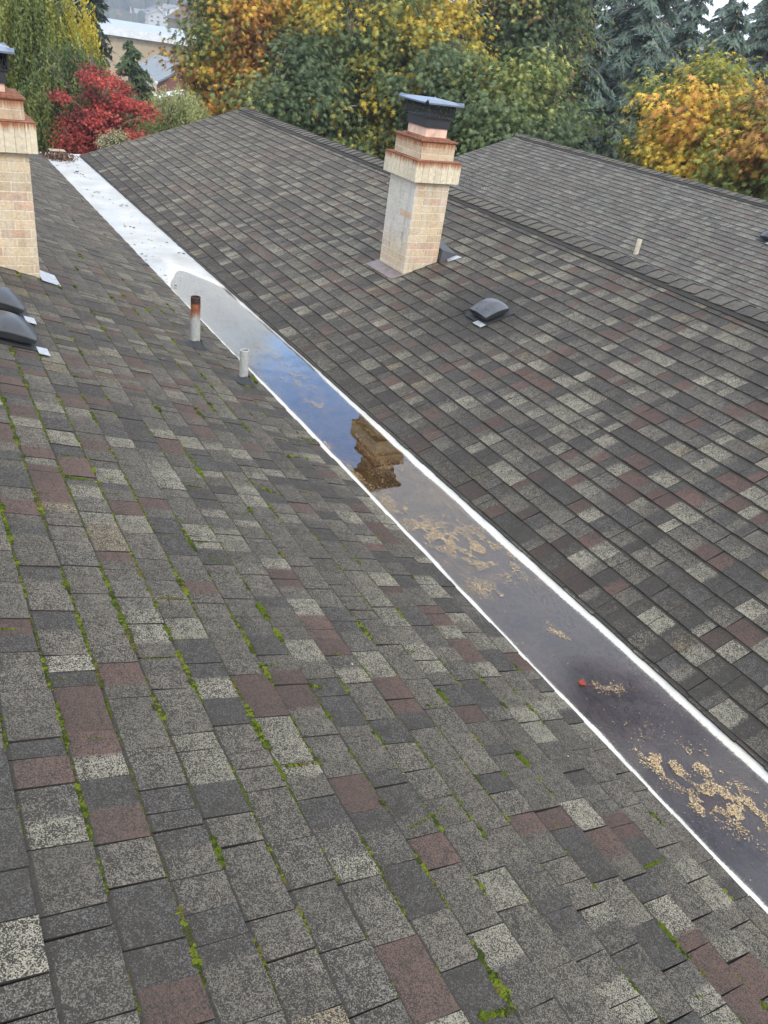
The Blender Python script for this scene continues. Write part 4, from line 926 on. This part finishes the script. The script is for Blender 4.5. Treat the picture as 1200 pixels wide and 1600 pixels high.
def weeping(name, label, ctr, rx, rz, pal, seed, strands=900, leaf=.05, trunks=2, bark=(.55, .54, .50), hang=1.6, cat='tree', warm=0.0):
    g = np.random.default_rng(seed); ctr = np.array(ctr, float); zg = float(gz(ctr[0], ctr[1])); off = np.array([ctr[0], ctr[1], zg]); root = empty(name, tuple(off)); tag(root, label, cat)
    mt = MB(); tr = []
    for t_ in range(trunks):
        top = ctr + [g.normal(0, .25 * rx), g.normal(0, .25 * rx), rz * (.9 if rx > 1.5 else .3)]; P = limb_path(np.array([ctr[0] + g.normal(0, .2), ctr[1], zg - .3]), top, g, .04, 12); mt.tube(P - off, np.linspace(.15, .03, 12), 9, bark); tr.append(P)
    d = g.normal(0, 1, (strands, 3)); d /= np.linalg.norm(d, axis=1)[:, None]; d[:, 2] = np.abs(d[:, 2]) * 1.2 - .35
    T = ctr + d * (g.random((strands, 1)) ** .4) * [rx, rx, rz] * (.75 + .5 * fbm(d[:, 0] * 2 + seed, d[:, 1] * 2, d[:, 2] * 2, 3))[:, None]
    for i in range(0, strands, max(1, strands // 90)):
        P = tr[g.integers(trunks)]; j = int(np.clip(np.searchsorted(P[:, 2], T[i][2] - 1.0), 2, 10)); mt.tube(limb_path(P[j], T[i], g, .1, 6) - off, np.linspace(.045, .008, 6), 4, bark, cap=False)
    mt.build('trunk', M_BARK, root, smooth=True)
    pal = np.array(pal, float); LP, LC = [], []; cn = fbm(T[:, 0] * .6 + seed, T[:, 1] * .6, T[:, 2] * .5, 3) + warm * (T[:, 2] - ctr[2]) / rz
    rank = np.argsort(np.argsort(cn)) / strands
    for i in range(strands):
        Ls = hang * g.uniform(.5, 1.2); m_ = int(Ls / leaf * 1.5); t = np.linspace(0, 1, m_); sw = g.normal(0, .12, 2)
        P = np.stack([T[i][0] + sw[0] * t + g.normal(0, .035, m_) + d[i][0] * .35 * np.sqrt(t), T[i][1] + sw[1] * t + g.normal(0, .035, m_) + d[i][1] * .35 * np.sqrt(t), T[i][2] - Ls * t], -1)
        LP.append(P); LC.append(np.tile(pal[min(len(pal) - 1, int((rank[i] + g.normal(0, .1)) * len(pal))) if rank[i] > 0 else 0] * g.uniform(.8, 1.2), (m_, 1)) * g.uniform(.8, 1.2, (m_, 1)))
    P = np.concatenate(LP); keep = P[:, 2] > zg + .3; P = P[keep]; C_ = np.concatenate(LC)[keep]
    mb = MB(); put_leaves(mb, P - off, leaf * g.uniform(.7, 1.3, len(P)), C_, OVAL, g, None, None, .55); mb.build('crown', M_LEAF, root); return root

GRN = (.14, .185, .07); DGR = (.100, .145, .068); YGR = (.30, .31, .085); YEL = (.52, .38, .05); ORA = (.50, .24, .05); BRN = (.20, .095, .035); RST = (.30, .10, .04)
A_ = lambda px, py, D: at(px, py, D)
G_M = 'big leaf maples behind the roofs'
broadleaf('maple_tree', 'maple with orange and yellow leaves behind the far gable end, left of the other maples', 'tree', A_(378, 75, 27), 2.0, 3.6, [GRN, YGR, YEL, ORA, BRN], [.20, .15, .27, .25, .13], 101, tips=230, per=78, leaf=.092, group=G_M, clump=.30, warm_top=.12)
broadleaf('maple_tree', 'green and bronze maple whose crown rises above the peak of the middle roof', 'tree', A_(462, 60, 31), 2.9, 5.0, [DGR, GRN, YGR, YEL, ORA], [.26, .26, .18, .18, .12], 102, tips=300, per=78, leaf=.092, group=G_M, trunks=2, bark=(.30, .29, .26), warm_top=.12)
broadleaf('maple_tree', 'green maple with several pale trunks between the roof peak and the brick chimney', 'tree', A_(560, 130, 26), 2.1, 4.2, [DGR, GRN, YGR, YEL], [.32, .32, .22, .14], 103, tips=230, per=74, leaf=.092, group=G_M, trunks=3, bark=(.27, .255, .22), trunk_r=.12)
broadleaf('maple_tree', 'maple with a bright yellow clump directly behind the chimney cap', 'tree', A_(672, 150, 25), 1.7, 2.8, [DGR, GRN, YGR, YEL, YEL], [.30, .25, .16, .18, .11], 104, tips=180, per=74, leaf=.092, group=G_M, clump=.30, bark=(.27, .255, .22), warm_top=.12)
broadleaf('maple_tree', 'tall green maple with forked pale limbs right of the chimney cap', 'tree', A_(770, 95, 31), 3.0, 5.0, [DGR, (.055, .095, .045), GRN, YGR, BRN], [.28, .28, .22, .14, .08], 105, tips=300, per=74, leaf=.092, group=G_M, trunks=3, bark=(.34, .33, .30), trunk_r=.14)
broadleaf('maple_tree', 'green and tan maple leaning over the corner of the far roof', 'tree', A_(826, 40, 29), 1.5, 2.4, [(.075, .11, .05), YGR, (.33, .20, .07), (.38, .22, .08)], [.42, .22, .2, .16], 106, tips=200, per=70, leaf=.092, group=G_M, bark=(.34, .33, .30), clump=.4, warm_top=.12)
broadleaf('maple_tree', 'bright yellow and orange maple above the far ridge at the right edge', 'tree', A_(1112, 235, 23), 2.3, 2.0, [(.14, .18, .045), (.32, .31, .05), (.62, .44, .06), (.64, .36, .05), (.55, .25, .07)], [.20, .30, .34, .11, .05], 107, tips=250, per=78, leaf=.092, group=G_M, clump=.30, warm_top=.12, bark=(.30, .27, .22))
broadleaf('maple_tree', 'low orange tinted maple partly hidden behind the far ridge, right of the big yellow one', 'tree', A_(1225, 265, 21), 1.7, 1.8, [(.10, .14, .035), (.22, .22, .05), (.46, .28, .04), (.42, .2, .06)], [.3, .25, .25, .2], 108, tips=130, per=70, leaf=.092, group=G_M, clump=.30)
broadleaf('maple_tree', 'dark green low maple filling the gap behind the chimney and far roof corner', 'tree', A_(800, 215, 24), 2.2, 2.2, [DGR, GRN, (.09, .13, .03), YGR], [.4, .3, .2, .1], 109, tips=200, per=70, leaf=.092, group=G_M, clump=.42)
broadleaf('maple_tree', 'shaded maple with thin leaning trunks behind the middle ridge', 'tree', A_(455, 190, 25), 2.0, 2.3, [DGR, GRN, YGR, YEL, ORA], [.28, .24, .20, .18, .10], 110, tips=180, per=70, leaf=.092, group=G_M, trunks=2, bark=(.36, .35, .32), clump=.4)
broadleaf('maple_tree', 'green maple with brown tinged leaves high above the left part of the ridge', 'tree', A_(600, 40, 36), 3.2, 3.4, [DGR, GRN, YGR, (.30, .17, .06)], [.4, .3, .18, .12], 111, tips=220, per=50, leaf=.17, group=G_M, bark=(.27, .255, .22))

weeping('birch_tree', 'weeping birch with yellow green hanging twigs and a white trunk behind the left chimney', A_(55, 120, 25), 1.75, 3.9, [(.15, .19, .055), (.18, .22, .06), (.25, .28, .07), (.34, .34, .07), (.55, .45, .06)], 201, strands=1500, leaf=.045, warm=.25)
weeping('willow_tree', 'green weeping tree with narrow leaves filling the gap right of the birch', A_(112, 185, 23), 1.25, 2.2, [(.08, .12, .045), (.11, .15, .05), (.14, .18, .055), (.19, .22, .06)], 202, strands=800, leaf=.045, trunks=1, bark=(.18, .16, .13), hang=1.1)
broadleaf('red_maple', 'small bright red maple at the far end of the white valley', 'tree', A_(170, 188, 21), 1.05, 1.1, [(.16, .025, .022), (.33, .045, .038), (.50, .075, .06), (.46, .13, .09)], [.22, .3, .3, .18], 203, tips=170, per=48, leaf=.04, clump=.11, lump0=.30, lump1=1.4, tpl=MAPLE, bark=(.20, .16, .13), colscale=1.4, trunk_r=.06)
broadleaf('red_maple', 'low branch-like dark red shrub below the left side of the red maple', 'shrub', A_(130, 215, 20.5), .55, .6, [(.14, .022, .018), (.26, .035, .026), (.36, .05, .035)], [.4, .35, .25], 204, tips=60, per=60, leaf=.04, clump=.14, bark=(.20, .16, .13), trunk_r=.03)
weeping('pale_bush', 'feathery pale yellow green bush between the red maple and the orange maple', A_(278, 190, 22.5), .85, 1.15, [(.22, .25, .10), (.30, .33, .13), (.36, .38, .16)], 205, strands=520, leaf=.03, trunks=1, bark=(.3, .27, .2), hang=.55, cat='shrub')
broadleaf('small_shrub', 'little pale green shrub at the foot of the red maple', 'shrub', A_(180, 228, 18.5), .35, .28, [(.26, .28, .14), (.36, .34, .2)], [.6, .4], 206, tips=50, per=40, leaf=.03, clump=.09, tpl=OVAL, trunk_r=.02)

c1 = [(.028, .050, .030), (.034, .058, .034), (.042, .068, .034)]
c2 = [(.12, .175, .145), (.14, .20, .16), (.17, .22, .165)]  # cedar greens with the washed-out glare put into the leaf colour
c3 = [(.075, .12, .045), (.10, .145, .05)]
def cpos(px, D): p = at(px, 100, D); return p[0], p[1]
G_C = 'conifers behind the maples'
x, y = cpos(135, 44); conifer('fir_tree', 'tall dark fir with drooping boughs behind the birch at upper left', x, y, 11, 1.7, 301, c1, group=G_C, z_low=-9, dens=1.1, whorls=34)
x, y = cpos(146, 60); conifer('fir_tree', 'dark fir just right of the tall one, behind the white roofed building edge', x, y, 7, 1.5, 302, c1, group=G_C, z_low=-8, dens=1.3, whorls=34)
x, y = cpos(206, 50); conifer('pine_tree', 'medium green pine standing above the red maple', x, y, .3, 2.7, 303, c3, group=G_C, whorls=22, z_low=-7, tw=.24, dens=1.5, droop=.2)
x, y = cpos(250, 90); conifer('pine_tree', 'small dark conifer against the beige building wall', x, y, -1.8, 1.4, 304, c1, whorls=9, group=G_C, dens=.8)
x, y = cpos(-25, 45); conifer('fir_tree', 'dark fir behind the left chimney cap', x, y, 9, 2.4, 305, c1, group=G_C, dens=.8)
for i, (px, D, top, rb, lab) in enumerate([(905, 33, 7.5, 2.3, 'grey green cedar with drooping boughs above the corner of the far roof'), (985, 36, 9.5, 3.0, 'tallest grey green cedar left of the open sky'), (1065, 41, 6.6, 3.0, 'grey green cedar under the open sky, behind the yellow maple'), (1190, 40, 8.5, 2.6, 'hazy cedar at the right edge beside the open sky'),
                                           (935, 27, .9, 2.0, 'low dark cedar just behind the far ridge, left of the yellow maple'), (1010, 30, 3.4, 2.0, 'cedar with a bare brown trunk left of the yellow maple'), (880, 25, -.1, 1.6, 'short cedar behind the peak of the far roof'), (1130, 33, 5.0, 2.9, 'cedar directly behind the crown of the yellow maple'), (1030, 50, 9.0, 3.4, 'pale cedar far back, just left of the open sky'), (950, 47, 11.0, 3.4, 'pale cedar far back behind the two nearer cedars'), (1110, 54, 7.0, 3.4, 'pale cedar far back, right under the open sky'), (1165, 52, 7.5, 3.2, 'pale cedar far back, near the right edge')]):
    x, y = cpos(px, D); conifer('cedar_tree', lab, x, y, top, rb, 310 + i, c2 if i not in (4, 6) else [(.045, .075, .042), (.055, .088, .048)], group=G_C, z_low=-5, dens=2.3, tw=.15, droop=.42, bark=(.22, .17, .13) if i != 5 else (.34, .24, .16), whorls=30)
# darker trees further back close the gaps between the maples
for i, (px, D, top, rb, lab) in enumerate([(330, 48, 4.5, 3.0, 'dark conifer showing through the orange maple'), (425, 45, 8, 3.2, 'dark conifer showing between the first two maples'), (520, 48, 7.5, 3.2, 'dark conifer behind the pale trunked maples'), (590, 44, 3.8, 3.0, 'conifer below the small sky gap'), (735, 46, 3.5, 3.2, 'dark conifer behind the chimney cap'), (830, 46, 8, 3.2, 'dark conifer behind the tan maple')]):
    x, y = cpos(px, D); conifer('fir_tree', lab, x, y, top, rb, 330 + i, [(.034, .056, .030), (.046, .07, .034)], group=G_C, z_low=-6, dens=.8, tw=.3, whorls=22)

# undergrowth below the crowns, behind the building
g = np.random.default_rng(77); mb = MB(); cnt = 60000
az = g.uniform(R(2), R(66), cnt); dd = g.uniform(20.5, 55, cnt); X_, Y_ = dd * np.sin(az), dd * np.cos(az)
hgt = 1.3 + 2.6 * fbm(X_ * .35, Y_ * .35, 6, 3); hgt = np.where(az < R(22), hgt * .6, hgt)
Z_ = gz(X_, Y_) + hgt * g.random(cnt) ** .35
ok = ~((X_ < 15.2) & (Y_ < 15.2)); P = np.stack([X_, Y_, Z_], -1)[ok]
cc = np.array([(.035, .06, .022), (.055, .085, .03), (.09, .12, .035), (.22, .16, .05)])[np.clip((fbm(P[:, 0] * .5, P[:, 1] * .5, 2, 3) * 6.5 - 1.6 + g.normal(0, .5, len(P))).astype(int), 0, 3)]
put_leaves(mb, P, g.uniform(.09, .17, len(P)), cc * g.uniform(.7, 1.2, (len(P), 1)), OVAL, g, None, None, .7)
o = mb.build('undergrowth', M_LEAF); tag(o, 'mass of leafy undergrowth on the ground beneath the trees', 'undergrowth', kind='stuff')

# ------------------------------------------------------------------ neighbouring buildings
def house(name, label, p, fwd_rot, w, d, h, roof, wallc, roofc, cat='building', over=.5, rh=2.0, nwin=4, storeys=1, group=None, fascia=None, chim=False, base_ext=6):
    # p: front-left eave corner; fwd_rot: heading of the view; +x along the front, +y away
    root = empty(name, (p[0], p[1], p[2] - h), fwd_rot); tag(root, label, cat, group)
    mb = MB(); mb.box((0, 0, -base_ext), (w, d, h), wallc); 
    if roof == 'gable_x':
        mb.add([[0, 0, h], [0, d, h], [0, d / 2, h + rh], [w, 0, h], [w, d, h], [w, d / 2, h + rh]], [[0, 2, 1], [3, 4, 5]], wallc)
    if roof == 'gable_y':
        mb.add([[0, 0, h], [w, 0, h], [w / 2, 0, h + rh], [0, d, h], [w, d, h], [w / 2, d, h + rh]], [[0, 1, 2], [3, 5, 4]], wallc)
    mb.build('wall', M_ATTR, root)
    mb = MB(); t = .16; o_ = over
    def sheet(q4):
        q4 = np.array(q4, float); V = np.vstack([q4 + [0, 0, .02], q4 + [0, 0, .02 + t]]); k = len(q4)
        mb.add(V[k:], [list(range(k))], roofc); mb.add(V[:k], [list(range(k))[::-1]], roofc)
        mb.add(V, [[i, (i + 1) % k, (i + 1) % k + k, i + k] for i in range(k)], fascia or tuple(np.array(roofc) * .8))
    if roof == 'flat': sheet([(-o_, -o_, h), (w + o_, -o_, h), (w + o_, d + o_, h), (-o_, d + o_, h)])
    if roof == 'lowslope':
        sheet([(-o_, -o_, h), (w + o_, -o_, h), (w + o_, d, h + rh), (-o_, d, h + rh)])
        mb.box((-o_, -o_ - .12, h - .55), (w + o_, -o_ - .01, h + .55), (.66, .67, .68))
    if roof == 'gable_x':
        s_ = o_ * rh / (d / 2); sheet([(-o_, -o_, h - s_), (w + o_, -o_, h - s_), (w + o_, d / 2, h + rh), (-o_, d / 2, h + rh)]); sheet([(-o_, d / 2 + .002, h + rh), (w + o_, d / 2 + .002, h + rh), (w + o_, d + o_, h - s_), (-o_, d + o_, h - s_)])
    if roof == 'gable_y':
        s_ = o_ * rh / (w / 2); sheet([(-o_, -o_, h - s_), (w / 2, -o_, h + rh), (w / 2, d + o_, h + rh), (-o_, d + o_, h - s_)]); sheet([(w / 2 + .002, -o_, h + rh), (w + o_, -o_, h - s_), (w + o_, d + o_, h - s_), (w / 2 + .002, d + o_, h + rh)])
    rf = mb.build('roof', M_ATTR, root)
    if chim:
        mb = MB(); mb.box((w * .3, d * .4, h), (w * .3 + .8, d * .4 + .8, h + rh + 1), (.35, .3, .25)); mb.build('chimney', M_ATTR, rf)
    for s2_ in range(storeys):
        for i in range(nwin):
            wx = w * (i + .5) / nwin; ww = min(1.6, w / nwin * .45); z0_ = h / storeys * s2_ + .9; z1_ = z0_ + min(1.3, h / storeys - 1.3)
            mb = MB(); fr_ = .1
            for (a0, b0, a1, b1) in ((wx - ww / 2 - fr_, z0_ - fr_, wx + ww / 2 + fr_, z0_), (wx - ww / 2 - fr_, z1_, wx + ww / 2 + fr_, z1_ + fr_), (wx - ww / 2 - fr_, z0_, wx - ww / 2, z1_), (wx + ww / 2, z0_, wx + ww / 2 + fr_, z1_)):
                mb.box((a0, -.06, b0), (a1, -.003, b1), (.6, .6, .58))
            wn = mb.build('window', M_ATTR, root); mb = MB(); mb.box((wx - ww / 2, -.025, z0_), (wx + ww / 2, -.004, z1_)); mb.build('pane', M_GLASS, wn)
    return root
def vdir(px): p = at(px, 100, 10); return -math.atan2(p[0], p[1])
p = A_(160, 46, 150); house('long_building', 'long beige building with a white edged low roof beyond the trees at upper left', p, vdir(240), 23.5, 14, 5.2, 'lowslope', (.40, .31, .20), (.33, .37, .43), rh=1.1, nwin=3, over=.8)
p = A_(244, 129, 80); house('brick_house', 'small red brick house with grey shingle roof above the pale bush', p, vdir(250) + .35, 6.0, 7.5, 3.0, 'gable_y', (.20, .085, .065), (.20, .225, .25), rh=1.55, nwin=2, over=.5, chim=False)
p = A_(215, 163, 62); house('shed', 'low building with a white roof between the red maple and the brick house', p, vdir(240) - .1, 5.4, 4.5, 2.3, 'gable_y', (.5, .48, .44), (.62, .63, .64), rh=.75, nwin=1, over=.3)
p = A_(209, 149, 66)
mb = MB(); mb.box((0, 0, -5), (1.6, 1.0, .9), (.42, .38, .27)); mb.box((-.08, -.08, .9), (1.68, 1.08, 1.02), (.5, .48, .42))
for xx in (.25, .75, 1.25): mb.lathe([(.13, 1.02), (.13, 1.3), (.08, 1.3), (.08, 1.1)], (xx, .5, 0), 10, (.5, .42, .34))
o = mb.build('brick_chimney', M_ATTR); o.location = p; o.rotation_euler = (0, 0, vdir(225)); tag(o, 'squat beige chimney stack with small pots above the white roof', 'chimney')
p = A_(292, 32, 210); house('gabled_house', 'brown gabled house behind the upper left edge of the orange maple', p, vdir(300) + .5, 9, 9, 4, 'gable_y', (.25, .19, .17), (.10, .08, .085), rh=2.6, nwin=2)
# the far hillside: every house its own thing
g = np.random.default_rng(9); k = 0
places = [(203, 10, 'cream three storey block on the far hillside, leftmost', 16, 7, (.55, .42, .30)), (240, 8, 'narrow cream block on the far hillside with a dark roof', 11, 7, (.60, .47, .36)), (292, 14, 'orange tan block on the far hillside, rightmost', 20, 8, (.62, .40, .24))]
rows = [(212, 20), (222, 25), (232, 22), (241, 28), (250, 21), (259, 17), (262, 27), (270, 23), (277, 29), (284, 24), (228, 14), (254, 12), (268, 14), (282, 20), (219, 30), (247, 33)]
for px, py, lab, w, h, col in places:
    p = at(px, py, 640); zt = p[2]; root = house('hillside_block', lab, p, vdir(px), w, 9, h, 'flat', col, (.14, .12, .12), nwin=5 if w > 12 else 3, storeys=3, group='houses on the far hillside', base_ext=14)
wc = [(.50, .48, .46), (.30, .28, .29), (.42, .38, .34), (.60, .60, .60), (.24, .25, .28)]; wn_ = ['off white', 'grey', 'tan', 'white', 'slate']; pos_w = ['first', 'second', 'third', 'fourth']
used_l = {}
for px, py in rows:
    p = at(px, py, g.uniform(560, 620)); ci = g.integers(5); w = g.uniform(7, 11); used_l[ci] = used_l.get(ci, 0) + 1
    rel = 'far above the beige roof' if py > 24 else 'half way up'
    house('hillside_house', '%s hillside house %s, %s of its colour from the left' % (wn_[ci], rel, ['first', 'second', 'third', 'fourth', 'fifth', 'sixth', 'seventh'][used_l[ci] - 1]), p, vdir(px) + g.uniform(-.3, .3), w, 8, g.uniform(4, 5.5), g.choice(['gable_x', 'gable_y']), wc[ci], (.12, .11, .12) if g.random() < .6 else (.2, .19, .2), rh=2.2, nwin=3, storeys=2, group='houses on the far hillside', base_ext=10)
# far woods
g = np.random.default_rng(99); mb = MB(); P, s_ = [], []
az = g.uniform(R(4), R(60), 5200); dd = np.where(g.random(5200) < .10, g.uniform(500, 600, 5200), g.uniform(640, 1100, 5200)); X_, Y_ = dd * np.sin(az), dd * np.cos(az); Z_ = gz(X_, Y_)
rr = g.uniform(2.2, 5, 5200) * np.where(dd < 640, .5, 1); colr = np.array([(.03, .05, .03), (.04, .065, .035), (.07, .07, .03), (.12, .08, .035)])[g.choice(4, 5200, p=[.5, .3, .12, .08])]
ok = g.random(5200) < np.where(dd < 640, .5, 1); Pc = np.stack([X_, Y_, Z_ + rr * 1.4], -1)[ok]
blobs(mb, Pc, rr[ok], g, colr[ok], flat=1.9, rough=.16)
o = mb.build('far_woods', M_ATTR); tag(o, 'dark wooded hillside far behind the white roofed building', 'woods', kind='stuff')

# ------------------------------------------------------------------ haze
mb = MB(); mb.box((-900, -60, -40), (1200, 1250, 75)); o = mb.build('haze', None, color=False)
hm = bpy.data.materials.new('haze'); hm.use_nodes = True; hm.node_tree.nodes.clear(); ho = hm.node_tree.nodes.new('ShaderNodeOutputMaterial'); hv = hm.node_tree.nodes.new('ShaderNodeVolumePrincipled')
hv.inputs['Color'].default_value = (.80, .88, 1, 1); hv.inputs['Density'].default_value = .0008; hv.inputs['Anisotropy'].default_value = .2
hm.node_tree.links.new(hv.outputs[0], ho.inputs['Volume']); o.data.materials.clear(); o.data.materials.append(hm); tag(o, 'thin pale autumn haze in the air', kind='stuff')
bpy.context.view_layer.update()
